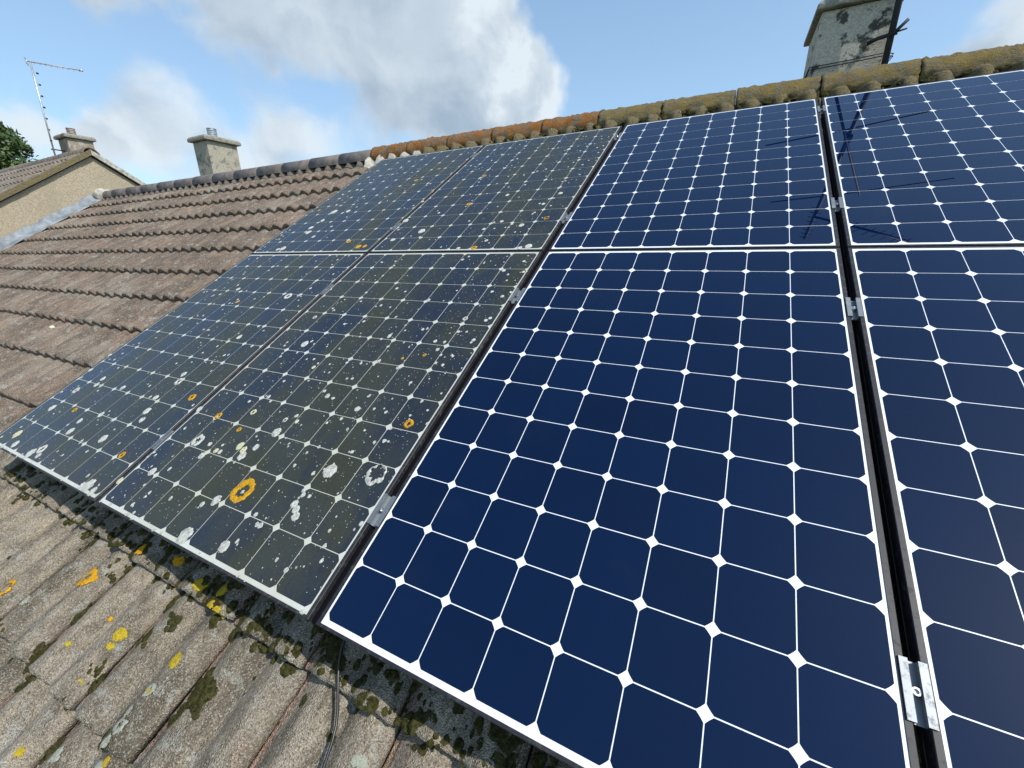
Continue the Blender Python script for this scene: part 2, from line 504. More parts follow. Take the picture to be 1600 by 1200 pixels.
# ------------------------------------------------------------------ dimensions of the roof
G = 0.3310              # course gauge
V0 = -0.44              # butt of course 0
TW = 0.3025             # tile cover width
U0 = -1.345             # a tile joint
NT_PAN = -0.190         # pan level at a butt, off the glass plane
STEP = 0.036
SL = 0.020              # the rails stand a little higher at the foot than at the head
UB = U0 - 4 * TW        # party line between the two houses
UGAB = -8.5             # gable wall of the taller neighbour
APEX = 3.52

def prof(x):
    """height of a double roll tile across its width"""
    h = -0.010 if x < 0.015 else (-0.010 * (0.021 - x) / 0.006 if x < 0.021 else 0.0)
    for c in (0.093, 0.240):
        a = (x - c) / 0.068
        if abs(a) < 1:
            h = max(h, 0.034 * (0.5 + 0.5 * math.cos(math.pi * a)) ** 0.62)
    return h

def tile_n(u, v):
    y = (v - V0) / G
    y -= math.floor(y)
    return NT_PAN + SL * v + max(0.0, prof((u - U0) % TW)) - STEP * y

def fbm(p, o=3):
    return mnoise.fractal(Vector(p), 0.9, 2.1, o)

TL = 0.375
def tile_mesh(name, nx, ny, rough, seed, m):
    rnd = random.Random(seed)
    if nx < 20:
        xs = [0.002, 0.015, 0.021, 0.028, 0.045, 0.068, 0.093, 0.118, 0.141, 0.158, 0.166, 0.174, 0.192, 0.215, 0.240, 0.265, 0.288, 0.3005]
    else:
        xs = [0.002 + 0.2985 * i / (nx - 1) for i in range(nx)]
    ys = [0.0] + [0.004 + (TL - 0.004) * (j / (ny - 1)) for j in range(ny)]
    vs, fs = [], []
    n = len(xs)
    for j, y in enumerate(ys):
        for i, x in enumerate(xs):
            edge = 0.0
            if rough:
                edge = rough * (fbm((x * 14 + seed * 3, y * 9, 0.3), 3) * 1.6 + fbm((x * 60, y * 60 + seed, 1.3), 3) * 0.55)
                if i == 0 or i == n - 1:
                    edge -= rough * 2.0 * abs(fbm((y * 30, seed, i), 2))
            wob = 0.0
            if j <= 1 and rough:
                wob = 0.004 * fbm((x * 25, seed * 1.7, 4.0), 3) - (0.003 * max(0, fbm((x * 60, seed, 9.0), 2)))
            zz = prof(x) + edge - (0.005 if j == 0 else 0.0)
            vs.append((x, y + wob, zz))
    m_ = len(ys)
    for j in range(m_ - 1):
        for i in range(n - 1):
            fs.append((j * n + i, j * n + i + 1, (j + 1) * n + i + 1, (j + 1) * n + i))
    # underside at the butt and side faces
    b0 = len(vs)
    for i, x in enumerate(xs):
        vs.append((x, vs[i][1] + 0.002, prof(x) - 0.031))
    for i in range(n - 1):
        fs.append((b0 + i, b0 + i + 1, i + 1, i))
    b1 = len(vs)
    for i, x in enumerate(xs):
        vs.append((x, TL, prof(x) - 0.031))
    for i in range(n - 1):
        fs.append((b1 + i, b1 + i + 1, b0 + i + 1, b0 + i))
    for i in (0, n - 1):
        loop = [b0 + i] + [j * n + i for j in range(m_)] + [b1 + i]
        fs.append(tuple(loop if i else loop[::-1]))
    me = recalc(mesh(name, vs, fs, m, True))
    # keep the butt edge crisp
    for pl in me.polygons:
        if abs(pl.normal.y) > 0.6:
            pl.use_smooth = False
    return me

TILT = Matrix.Rotation(math.atan(SL) - math.atan2(STEP, G), 4, 'X')
def tile_matrix(col, k, rnd, jit=1.0):
    u = U0 + col * TW + rnd.uniform(-0.0006, 0.0006) * jit
    v = V0 + k * G + rnd.uniform(-0.006, 0.006) * jit
    n = NT_PAN + SL * v + rnd.uniform(-0.0015, 0.0015) * jit
    return ROOF @ Matrix.Translation((u, v, n)) @ TILT @ Matrix.Rotation(R(rnd.uniform(-0.6, 0.6)) * jit, 4, 'Z') @ Matrix.Rotation(R(rnd.uniform(-0.3, 0.3)) * jit, 4, 'Y')

# ------------------------------------------------------------------ ground
g = obj('ground', mesh('ground', [(-400, -400, -5.7), (400, -400, -5.7), (400, 400, -5.7), (-400, 400, -5.7)], [(0, 1, 2, 3)], M['ground']))
g['kind'] = 'structure'

# ------------------------------------------------------------------ the two terraced houses
YA = W(0, APEX, NT_PAN + SL * APEX).y
ZA = W(0, APEX, NT_PAN + SL * APEX).z
EAVE_V = V0 - 2 * G
YE = W(0, EAVE_V, NT_PAN + SL * EAVE_V).y
ZE = W(0, EAVE_V, NT_PAN + SL * EAVE_V).z

def house_shell(name, label, u0, u1, wallmat):
    h = thing(name, label, 'house', Matrix.Translation(((u0 + u1) / 2, YA, -5.7)), None)
    # walls, up to the wall plate
    y0, y1 = YE + 0.28, 2 * YA - YE - 0.28
    mb = MB().box((u0 + 0.02, y0, -5.7), (u1 - 0.02, y1, ZE - 0.10))
    part('wall', mb, wallmat, h)
    # roof deck: the closed triangle of felt and timber under the tiles
    a = W(0, EAVE_V + 0.02, NT_PAN + SL * EAVE_V - 0.075); t = W(0, APEX, NT_PAN + SL * APEX - 0.065)
    poly = [(a.y, a.z), (t.y, t.z), (2 * YA - a.y, a.z), (2 * YA - a.y, a.z - 0.05), (a.y, a.z - 0.05)]
    roof = part('roof', MB().prism(poly, 0, u0 + 0.005, u1 - 0.005), M['deck'], h)
    # far slope, never faced by the camera: one sheet of courses
    mb = MB()
    for k in range(-2, 12):
        va, vb = V0 + k * G, min(V0 + (k + 1) * G + 0.03, APEX)
        qa, qb = W(0, va, NT_PAN + SL * va + 0.02), W(0, vb, NT_PAN + SL * vb - 0.012)
        pa, pb = (2 * YA - qa.y, qa.z), (2 * YA - qb.y, qb.z)
        mb.prism([pa, pb, (pb[0], pb[1] - 0.02), (pa[0], pa[1] - 0.02)], 0, u0 + 0.01, u1 - 0.01)
    part('rear_slope', mb, M['tile_far'], h)
    mb = MB().box((u0 + 0.01, YE + 0.02, ZE - 0.26), (u1 - 0.01, YE + 0.045, ZE - 0.05))
    part('fascia', mb, M['timber'], h)
    # gutter: a half round channel
    arc = [(YE - 0.045 + 0.055 * math.cos(t), ZE - 0.07 + 0.055 * math.sin(t)) for t in [math.pi + math.pi * i / 8 for i in range(9)]]
    arc += [(YE - 0.045 + 0.050 * math.cos(t), ZE - 0.07 + 0.050 * math.sin(t)) for t in [2 * math.pi - math.pi * i / 8 for i in range(9)]]
    part('gutter', MB().prism(arc, 0, u0 + 0.01, u1 - 0.01), M['gutter'], h)
    return h, roof

UR = U0 + 18 * TW
house, roof = house_shell('terraced_house', 'house under the solar panels with orange lichen on its ridge tiles', UB, UR, M['wallpaint'])
house2, roof2 = house_shell('terraced_house', 'house with bare brown tiled roof and dark grey ridge beside the panels', UGAB, UB, M['wallpaint'])

rng = random.Random(5)
far = [tile_mesh('tile', 15, 2, 0.0, s, M['tile']) for s in (0,)]
farL = tile_mesh('tile', 15, 2, 0.0, 0, M['tile_left'])
midL = [tile_mesh('tile', 31, 10, 0.0016, s + 30, M['tile_left']) for s in range(5)]
midR = [tile_mesh('tile', 31, 10, 0.0016, s + 40, M['tile']) for s in range(3)]
near = [tile_mesh('tile', 61, 44, 0.0032, s + 3, M['tile']) for s in range(5)]
field = MB()
for k in range(-2, 12):
    for col in range(-24, 18):
        u = U0 + col * TW
        mw = tile_matrix(col, k, rng)
        if col < -4:
            obj('tile', midL[rng.randrange(5)], roof2, mw)
        elif k in range(2, 10) and -1 <= col + 3 and u + TW < 2.05 and u > -2.05:
            mw = tile_matrix(col, k, rng)
            me = far[0]
            field.add([mw @ v.co for v in me.vertices], [tuple(p.vertices) for p in me.polygons])
        else:
            obj('tile', (near if k < 2 and u < 1.6 else midR)[rng.randrange(3 if not (k < 2 and u < 1.6) else 5)], roof, mw)
fo = obj('tile_field', mesh('tile_field', field.v, field.f, M['tile_far'], True), roof)
fo['kind'] = 'stuff'

# ------------------------------------------------------------------ ridge
def ridge_mesh(name, m, r, rough, seed, L=0.452):
    nu, na = (24, 22) if rough else (3, 16)
    vs, fs = [], []
    for i in range(nu):
        x = L * i / (nu - 1)
        for j in range(na):
            a = R(-103 + 206 * j / (na - 1))
            rr = r + (0.0015 if i == 0 else 0.0)
            if rough:
                rr += rough * (0.6 * fbm((x * 9 + seed, math.sin(a) * 1.6, math.cos(a) * 1.6), 3) + 1.2 * fbm((x * 38 + seed, math.sin(a) * 7, math.cos(a) * 7), 3))
            vs.append((x, math.sin(a) * rr, math.cos(a) * rr))
    for i in range(nu - 1):
        for j in range(na - 1):
            fs.append((i * na + j, (i + 1) * na + j, (i + 1) * na + j + 1, i * na + j + 1))
    b = len(vs)
    for i in (0, nu - 1):
        for j in range(na):
            a = R(-103 + 206 * j / (na - 1))
            vs.append((L * i / (nu - 1), math.sin(a) * (r - 0.016), math.cos(a) * (r - 0.016)))
    for j in range(na - 1):
        fs.append((j, j + 1, b + j + 1, b + j))
        e = (nu - 1) * na
        fs.append((e + j + 1, e + j, b + na + j, b + na + j + 1))
        fs.append((b + j, b + j + 1, b + na + j + 1, b + na + j))
    return recalc(mesh(name, vs, fs, m, True))

RC = Vector((0, YA, ZA + 0.010))          # centre of the ridge tiles
RR = 0.106
rm_dark = ridge_mesh('ridge_tile', M['ridge_dark'], RR - 0.014, 0, 0, 0.457)
rm_or = [ridge_mesh('ridge_tile', M['ridge_orange'], RR - 0.002, 0.009, s) for s in range(4)]
rm_ol = [ridge_mesh('ridge_tile', M['ridge_olive'], RR, 0.010, s + 9) for s in range(4)]
u = UB - 0.04
i = 0
while u > UGAB + 0.05:
    L = min(0.455, u - UGAB - 0.01)
    mw = Matrix.Translation((u - L, RC.y, RC.z + rng.uniform(-0.0015, 0.0015))) @ Matrix.Diagonal((L / 0.455, 1, 1, 1)) @ Matrix.Rotation(R(rng.uniform(-0.12, 0.12)), 4, 'Y')
    obj('ridge_tile', rm_dark, roof2, mw)
    u -= 0.455; i += 1
u = UB - 0.035
i = 0
while u < UR - 0.1:
    me = (rm_or if u < -0.35 else rm_ol)[i % 4]
    mw = Matrix.Translation((u, RC.y, RC.z + rng.uniform(-0.004, 0.004))) @ Matrix.Rotation(R(rng.uniform(-0.5, 0.5)), 4, 'Y')
    obj('ridge_tile', me, roof, mw)
    u += 0.458; i += 1

def bed(name, m, u0, u1, amp, lift, parent, seed, vlo=3.36):
    """mortar bedding under the ridge: a lumpy strip that rises over each tile roll"""
    vs, fs = [], []
    nu = int((u1 - u0) / 0.012); nv = 9
    for i in range(nu + 1):
        uu = u0 + (u1 - u0) * i / nu
        for j in range(nv):
            t = j / (nv - 1)
            v = vlo + (3.50 - vlo) * t
            base = NT_PAN + SL * v + max(0, prof((uu - U0) % TW)) - 0.016
            roll = max(0, prof((uu - U0) % TW)) / 0.034
            n = base + lift * min(1, t * 1.6) ** 0.9 + amp * min(1.0, roll * 1.25) * math.exp(-((t - 0.42) / 0.24) ** 2) + 0.012 * fbm((uu * 22 + seed, t * 4, 0), 3) * min(1, t * 4)
            vs.append(W(uu, v - 0.02 * roll, n))
    for i in range(nu):
        for j in range(nv - 1):
            fs.append((i * nv + j, (i + 1) * nv + j, (i + 1) * nv + j + 1, i * nv + j + 1))
    return obj(name, recalc(mesh(name, vs, fs, m, True)), parent)
bed('mortar_bed', M['mortar_mossy'], UB + 0.62, UR, 0.042, 0.044, roof, 3, 3.31)
bed('mortar_bed', M['mortar'], UB - 0.06, UB + 0.62, 0.010, 0.045, roof, 8, 3.34)
bed('mortar_bed', M['mortar_dark'], UGAB, UB - 0.06, 0.004, 0.020, roof2, 11, 3.41)

# ------------------------------------------------------------------ solar panels
PW, PH, CPI = 1.046, 1.559, 0.127
MX, MY = (PW - 8 * CPI) / 2, (PH - 12 * CPI) / 2
cu = {3: 0.0, 2: -0.056 - 8 * CPI, 1: -0.056 - 0.043 - 16 * CPI, 4: 0.050 + 8 * CPI}
cv = {'lower': 0.0, 'upper': 12 * CPI + 0.0425}

def sweep_frame(m):
    prf = [(0.0, -0.046), (0.0, -0.033), (0.0016, -0.032), (0.0016, -0.0295), (0.0, -0.0285), (0.0, 0.0002), (0.0011, 0.0014),
           (0.0068, 0.0014), (0.0072, 0.0008), (0.0072, -0.006), (0.0025, -0.006), (0.0025, -0.044), (0.028, -0.044), (0.028, -0.046)]
    n = len(prf)
    vs, fs = [], []
    for cx, cy, sx, sy in ((0, 0, 1, 1), (PW, 0, -1, 1), (PW, PH, -1, -1), (0, PH, 1, -1)):
        for o, z in prf:
            vs.append((cx + sx * (o if o < 0.006 else o + 0.0035), cy + sy * o, z))
    for c in range(4):
        for i in range(n):
            a, b2 = c * n + i, c * n + (i + 1) % n
            c2 = ((c + 1) % 4) * n
            fs.append((a, b2, c2 + (i + 1) % n, c2 + i))
    return recalc(mesh('frame', vs, fs, m))

def cell_mesh(m):
    h, cut, rad = 0.0624, 0.0128, 0.0801
    pts = []
    for q in range(4):
        a0 = math.atan2(math.sqrt(rad * rad - h * h), h)
        a1 = math.pi / 2 - a0
        for t in range(4):
            a = a0 + (a1 - a0) * t / 3 + q * math.pi / 2
            pts.append((rad * math.cos(a), rad * math.sin(a), 0.0))
    return mesh('cell', pts, [tuple(range(len(pts)))], m)

fm = {False: sweep_frame(M['frame']), True: sweep_frame(M['frame_dirty'])}
cm = {False: cell_mesh(M['cell']), True: cell_mesh(M['cell_dirty'])}
def sheet_mesh(m):
    return MB().box((0.0045, 0.0045, -0.0055), (PW - 0.0045, PH - 0.0045, 0.0)).me('backsheet', m)
sm = {False: sheet_mesh(M['sheet']), True: sheet_mesh(M['sheet_dirty'])}
jm = MB().box((0.40, 1.36, -0.028), (0.62, 1.46, -0.0057)).me('junction_box', M['back'])

PLAB = {(1, 'lower'): 'lichen spotted solar panel in the lower row beside the bare tiles',
        (2, 'lower'): 'grimy lower row solar panel with the big orange lichen ring',
        (3, 'lower'): 'clean navy lower row solar panel beside the grimy panels, with a cable below it',
        (4, 'lower'): 'clean navy lower row solar panel with another clean panel between it and the grimy ones',
        (1, 'upper'): 'lichen spotted solar panel in the upper row beside the bare tiles',
        (2, 'upper'): 'grimy upper row solar panel next to a clean one',
        (3, 'upper'): 'clean navy upper row solar panel beside the grimy panels',
        (4, 'upper'): 'clean navy upper row solar panel reflecting the chimney aerial, below the big chimney'}
panels = {}
for c in (1, 2, 3, 4):
    for row in ('lower', 'upper'):
        dirtyp = c <= 2
        mw = ROOF @ Matrix.Translation((cu[c] - MX, cv[row] - MY, 0.0))
        p = thing('solar_panel', PLAB[(c, row)], 'solar panel', mw, 'solar panels in two rows on the roof')
        panels[(c, row)] = p
        obj('frame', fm[dirtyp], p, mw)
        obj('backsheet', sm[dirtyp], p, mw)
        obj('junction_box', jm, p, mw)
        for i in range(8):
            for j in range(12):
                obj('cell', cm[dirtyp], p, mw @ Matrix.Translation((MX + (i + 0.5) * CPI, MY + (j + 0.5) * CPI, 0.0004)))

# ------------------------------------------------------------------ lichen
def lichen_geo(u, v, r, kind, seed, surf, lift, asp=1.0, n=22, jg=1.0):
    """a ragged crust: kind 0 disc, 1 ring, 2 crescent; follows surf(u, v)"""
    rn = random.Random(seed)
    ph = rn.uniform(0, 100)
    rot = rn.uniform(0, 6.28)
    inner = [0.0, 0.42, 0.58][kind]
    rings = ([0.0] if kind == 0 else []) + ([0.45, 0.8, 1.0] if kind == 0 else [inner, inner + 0.1, 0.86, 1.0])
    hs = ([0.0022, 0.0020, 0.0026, 0.0] if kind == 0 else [0.0, 0.0022, 0.0026, 0.0])
    if kind == 0:
        hs = [0.0018, 0.0022, 0.0024, 0.0]
    vs, fs, idx = [], [], []
    k = min(1.0, r / 0.02)
    for ri, (rg, h) in enumerate(zip(rings, hs)):
        row = []
        cnt = 1 if rg == 0 else n
        for q in range(cnt):
            a = 2 * math.pi * q / n + rot
            jag = 1 + jg * 0.34 * fbm((math.cos(a) * 1.5 + ph, math.sin(a) * 1.5, 0.2), 3) + jg * 0.30 * fbm((math.cos(a) * 5 + ph, math.sin(a) * 5, 3.2), 2)
            if kind and ri <= 1:
                jag = 1 + 0.75 * fbm((math.cos(a) * 2.5 + ph, math.sin(a) * 2.5, 7.2), 3)
            rr = rg * jag
            if kind == 2:
                th = 0.5 + 0.5 * math.cos(a - rot - 3.9)
                if ri >= 2:
                    rr = rg * jag * (0.80 + 0.2 * th)
                else:
                    rr = min(rg * jag * (1.18 - 0.30 * th), 0.92 * (0.80 + 0.2 * th))
            uu, vv = u + r * rr * math.cos(a), v + r * asp * rr * math.sin(a)
            hh = h * k * (1 + 0.7 * fbm((uu * 160, vv * 160, 2.0), 2))
            row.append(len(vs))
            vs.append(W(uu, vv, surf(uu, vv) + lift + max(0.0002, hh)))
        idx.append(row)
    for a, b in zip(idx[:-1], idx[1:]):
        for q in range(n):
            q2 = (q + 1) % n
            if len(a) == 1:
                fs.append((a[0], b[q], b[q2]))
            else:
                fs.append((a[q], b[q], b[q2], a[q2]))
    return vs, fs
LICH = [(-1.319,1.123,0.026,'w',1),(-1.798,1.162,0.016,'w',0),(-2.12,1.24,0.009,'w',0),(-1.898,1.106,0.009,'w',0),(-1.326,0.798,0.016,'w',0),(-1.28,0.883,0.009,'w',0),(-1.175,0.755,0.009,'w',0),(-1.378,0.495,0.022,'w',1),(-1.403,0.536,0.016,'w',0),(-1.36,0.329,0.02,'w',0),(-1.328,0.288,0.016,'w',0),(-1.402,0.395,0.016,'w',0),(-1.422,0.171,0.022,'w',0),(-1.711,0.048,0.024,'w',1),(-2.009,0.059,0.024,'p',0),(-1.931,0.022,0.02,'w',0),(-1.752,0.019,0.024,'w',0),(-1.684,0.023,0.014,'w',0),(-1.678,0.149,0.02,'w',0),(-2.017,0.211,0.02,'w',0),(-2.017,0.322,0.02,'w',1),(-1.919,0.377,0.016,'w',0),(-1.932,0.415,0.016,'w',0),(-2.127,0.445,0.014,'w',0),(-2.188,0.482,0.009,'w',0),(-1.702,0.2,0.016,'w',0),(-1.699,0.398,0.016,'w',0),(-1.616,0.254,0.016,'w',0),(-2.14,0.554,0.012,'w',0),(-1.21,-0.011,0.026,'w',0),(-1.158,-0.011,0.016,'w',0),(-1.242,-0.014,0.014,'w',0),(-1.189,0.437,0.02,'o',1),(-0.941,0.391,0.017,'o',1),(-1.215,0.143,0.016,'o',1),(-1.832,0.235,0.014,'o',1),(-0.776,0.363,0.011,'o',1),(-1.661,1.054,0.012,'o',0),(-0.875,0.807,0.02,'w',0),(-0.978,0.981,0.013,'w',1),(-0.916,0.282,0.028,'w',1),(-1.076,0.397,0.016,'w',0),(-0.6,0.389,0.02,'w',0),(-0.789,0.442,0.014,'p',1),(-0.701,0.308,0.017,'p',0),(-0.654,0.278,0.018,'w',0),(-0.629,0.32,0.014,'w',0),(-0.671,0.299,0.015,'p',0),(-0.595,0.129,0.018,'w',0),(-0.827,0.237,0.016,'w',0),(-0.978,0.132,0.018,'w',0),(-1.083,0.067,0.015,'p',0),(-0.611,0.443,0.011,'w',1),(-0.555,0.448,0.009,'p',0),(-0.52,0.574,0.012,'w',0),(-0.349,0.547,0.012,'w',0),(-0.788,0.518,0.01,'w',0),(-0.275,0.319,0.026,'w',0),(-0.117,0.352,0.042,'w',2),(-0.309,0.198,0.014,'w',0),(-0.29,0.187,0.013,'w',0),(-0.275,0.17,0.015,'w',0),(-0.312,0.243,0.009,'w',0),(-0.304,0.23,0.009,'w',0),(-0.365,0.116,0.01,'w',0),(-0.595,0.015,0.026,'w',0),(-0.584,0.024,0.014,'w',0),(-0.429,0.034,0.019,'w',0),(-0.472,0.906,0.01,'w',0),(-0.707,0.692,0.01,'p',0),(-0.764,0.268,0.01,'w',0),(-0.787,0.268,0.011,'p',0),(-0.844,0.282,0.01,'w',0),(-0.913,0.024,0.008,'w',0),(-0.635,0.104,0.01,'w',0),(-0.41,0.136,0.008,'w',0),(-0.528,0.181,0.045,'o',1),(-0.121,0.534,0.018,'o',1),(-0.658,1.226,0.009,'w',0),(-0.428,1.153,0.01,'w',0),(-0.185,1.048,0.013,'w',1),(-0.09,1.2,0.01,'w',0),(-0.165,1.384,0.011,'w',0),(-0.08,1.062,0.009,'w',0),(-0.092,1.047,0.009,'w',0),(-0.473,0.911,0.01,'w',0),(-0.245,0.907,0.009,'w',0),(-0.209,0.866,0.009,'w',0),(-0.247,0.83,0.008,'o',1),(-0.33,0.8,0.007,'o',0),(-0.52,0.574,0.011,'w',0),(-0.353,0.548,0.011,'w',0),(-0.089,0.934,0.009,'w',0),(-0.067,1.376,0.009,'p',0),(-0.859,1.767,0.025,'w',0),(-1.067,1.905,0.022,'w',0),(-0.486,2.158,0.014,'w',0),(-0.245,1.788,0.017,'w',0),(-0.379,1.838,0.012,'w',0),(-0.208,2.012,0.012,'w',0),(-0.703,2.071,0.019,'o',1),(-0.797,2.483,0.016,'o',1),(-1.102,2.157,0.014,'p',0),(-1.11,2.298,0.012,'o',0),(-0.132,1.851,0.017,'o',2),(-0.15,2.128,0.015,'p',0),(-0.416,1.579,0.018,'o',1),(-0.312,2.787,0.014,'p',0),(-1.006,1.678,0.018,'w',0),(-0.125,1.585,0.02,'w',0),(-0.164,1.568,0.014,'w',0),(-0.508,1.576,0.012,'w',0),(-0.866,1.981,0.01,'w',0),(-0.379,1.645,0.012,'w',0),(-0.451,1.763,0.012,'w',0),(-1.856,2.1,0.03,'w',0),(-1.712,2.096,0.02,'w',0),(-1.855,1.973,0.018,'w',0),(-1.877,1.874,0.022,'w',0),(-1.839,1.81,0.024,'w',0),(-1.729,1.748,0.016,'w',0),(-1.681,1.878,0.012,'w',0),(-1.93,2.464,0.014,'w',0),(-2.027,2.4,0.012,'w',0),(-1.883,1.606,0.026,'w',0),(-1.921,1.595,0.016,'w',0),(-1.348,1.672,0.018,'o',1),(-1.217,1.61,0.022,'o',0),(-1.17,1.614,0.016,'o',0),(-2.052,2.144,0.013,'o',0),(-1.397,2.53,0.017,'o',1),(-1.298,2.708,0.013,'o',1),(-1.514,2.29,0.011,'o',0),(-2.056,1.729,0.012,'o',0)]
TLICH = [(a, b, r * 0.82, k, s) for a, b, r, k, s in [(-1.124,-0.214,0.04,'o',1),(-1.451,-0.356,0.04,'o',2),(-0.529,-0.241,0.024,'y',0),(-0.509,-0.317,0.012,'y',0),(-0.763,-0.393,0.01,'y',0),(-0.921,-0.354,0.009,'y',0),(-0.951,-0.077,0.022,'o',0),(-0.755,-0.054,0.018,'o',0),(-0.624,-0.076,0.022,'y',0),(-0.561,-0.06,0.024,'y',0),(-0.522,-0.104,0.018,'y',0),(-0.477,-0.105,0.014,'y',0),(-0.772,-0.272,0.02,'y',0),(-0.77,-0.303,0.013,'y',0),(-0.777,-0.556,0.012,'y',0),(-0.499,-0.459,0.012,'y',0),(-0.889,-0.264,0.009,'o',0),(-0.507,-0.389,0.022,'g',1),(-0.521,-0.424,0.016,'g',0),(-0.54,-0.314,0.02,'g',1),(-1.258,-0.346,0.02,'g',0),(-0.522,-0.364,0.014,'g',0),(-0.652,-0.511,0.02,'g',0),(-0.528,-0.477,0.02,'g',0),(-3.946,0.801,0.018,'p',0),(-3.16,0.958,0.012,'p',0),(0.145,-0.194,0.02,'g',0)]]
MOSS = [(-1.977,-0.147),(-1.866,-0.068),(-1.824,-0.03),(-1.531,-0.054),(-1.846,0.021),(-1.279,-0.146),(-1.065,-0.175),(-1.036,-0.144),(-0.984,-0.17),(-0.708,-0.176),(-0.634,-0.177),(-0.726,-0.154),(-0.693,-0.234),(-0.669,-0.251),(-1.03,-0.299),(-0.388,-0.261),(-0.35,-0.268),(-0.38,-0.286),(-1.024,-0.443),(-0.983,-0.453),(-1.002,-0.469),(-0.773,-0.439),(-0.734,-0.381),(-0.76,-0.36),(-2.046,-0.014),(-0.492,-0.126),(-0.419,-0.134),(-0.379,-0.119),(-0.299,-0.115),(-0.23,-0.105),(-0.512,-0.088),(-0.389,-0.064),(-0.327,-0.067),(-0.177,-0.13),(0.024,-0.194),(-0.075,-0.159),(-2.373,0.017),(-0.723,-0.527),(-1.092,-0.139),(-0.879,-0.146),(-0.583,-0.085),(-0.778,-0.112),(-0.529,-0.434)]
def panel_at(u, v):
    for c in (1, 2):
        for row in ('lower', 'upper'):
            if cu[c] - MX - 0.01 <= u <= cu[c] + 8 * CPI + MX + 0.01 and cv[row] - MY - 0.02 <= v <= cv[row] + 12 * CPI + MY + 0.02:
                return c, row
    return None
flatn = lambda u, v: 0.0006
done = []
for s, (u, v, r, kind, shape) in enumerate(LICH):
    if any((u - a) ** 2 + (v - b) ** 2 < 0.0004 * 0.04 for a, b in done):
        continue
    done.append((u, v))
    key = panel_at(u, v)
    if key is None:
        continue
    lim = cv[key[1]] - MY + 0.012
    vs, fs = lichen_geo(u, max(v, lim + 0.75 * r), r * 0.86, shape, s, flatn, 0.0, 1.05, 28, 0.5)
    obj('lichen_patch', mesh('lichen_patch', vs, fs, M['l' + kind], True), panels[key])
# fine specks of lichen, too small to pick apart: one part a panel
for (c, row), p in panels.items():
    if c > 2:
        continue
    rn = random.Random(c * 7 + len(row) + ord(row[0]))
    mb = MB()
    nspeck = {(1, 'lower'): 560, (2, 'lower'): 900, (1, 'upper'): 420, (2, 'upper'): 620}[(c, row)]
    u0, v0 = cu[c] - MX + 0.008, cv[row] - MY + 0.008
    k = 0
    while k < nspeck:
        a, b = rn.random(), rn.random()
        uu, vv = u0 + a * (PW - 0.016), v0 + b * (PH - 0.016)
        d1 = mnoise.noise(Vector((uu * 2.6, vv * 2.0, 3.0 + c))) + 0.5 * mnoise.noise(Vector((uu * 9, vv * 9, 8.0)))
        if rn.random() > 0.45 + 0.75 * d1 + (0.18 * a if c == 2 else 0.0):
            continue
        k += 1
        r = 0.0012 + 0.0062 * rn.random() ** 4.5
        n = 6 if r < 0.004 else 9
        ph = rn.random() * 6
        ring = [(uu + r * (1 + rn.uniform(-.3, .3)) * math.cos(ph + 6.2832 * q / n), vv + 1.1 * r * (1 + rn.uniform(-.3, .3)) * math.sin(ph + 6.2832 * q / n)) for q in range(n)]
        mb.add([W(uu, vv, 0.0006 + min(0.0014, r * 0.3))] + [W(x, y, 0.00065) for x, y in ring], [(0, 1 + q, 1 + (q + 1) % n) for q in range(n)])
    o = obj('lichen_specks', mesh('lichen_specks', mb.v, mb.f, M['lw'], True), p)
    o['kind'] = 'stuff'
# crust along the lower frame edges of the grimy panels
for c in (1, 2):
    rn = random.Random(70 + c)
    mb = MB()
    for k in range(13):
        uu = cu[c] - MX + rn.random() * PW
        r = 0.003 + 0.007 * rn.random() ** 2
        vs, fs = lichen_geo(uu, -MY + 0.004 + rn.random() * 0.010, r, 0, 900 + k + 50 * c, lambda a, b: 0.0018, 0.0, 0.7, 12)
        mb.add(vs, fs)
    o = obj('edge_crust', mesh('edge_crust', mb.v, mb.f, M['lw'], True), panels[(c, 'lower')])
    o['kind'] = 'stuff'

for s, (u, v, r, kind, shape) in enumerate(TLICH):
    ph = (u - U0) % TW
    if r > 0.012:                                     # crusts spread on the open faces of the tile
        u += min((0.085, 0.125, 0.232, 0.270), key=lambda q: abs(q - ph)) - ph
    asp = 0.95
    vs, fs = lichen_geo(u, v, r, shape, 300 + s, tile_n, 0.0042, asp, 40)
    obj('lichen_patch', mesh('lichen_patch', vs, fs, M['l' + kind], True), roof if u > UB else roof2)

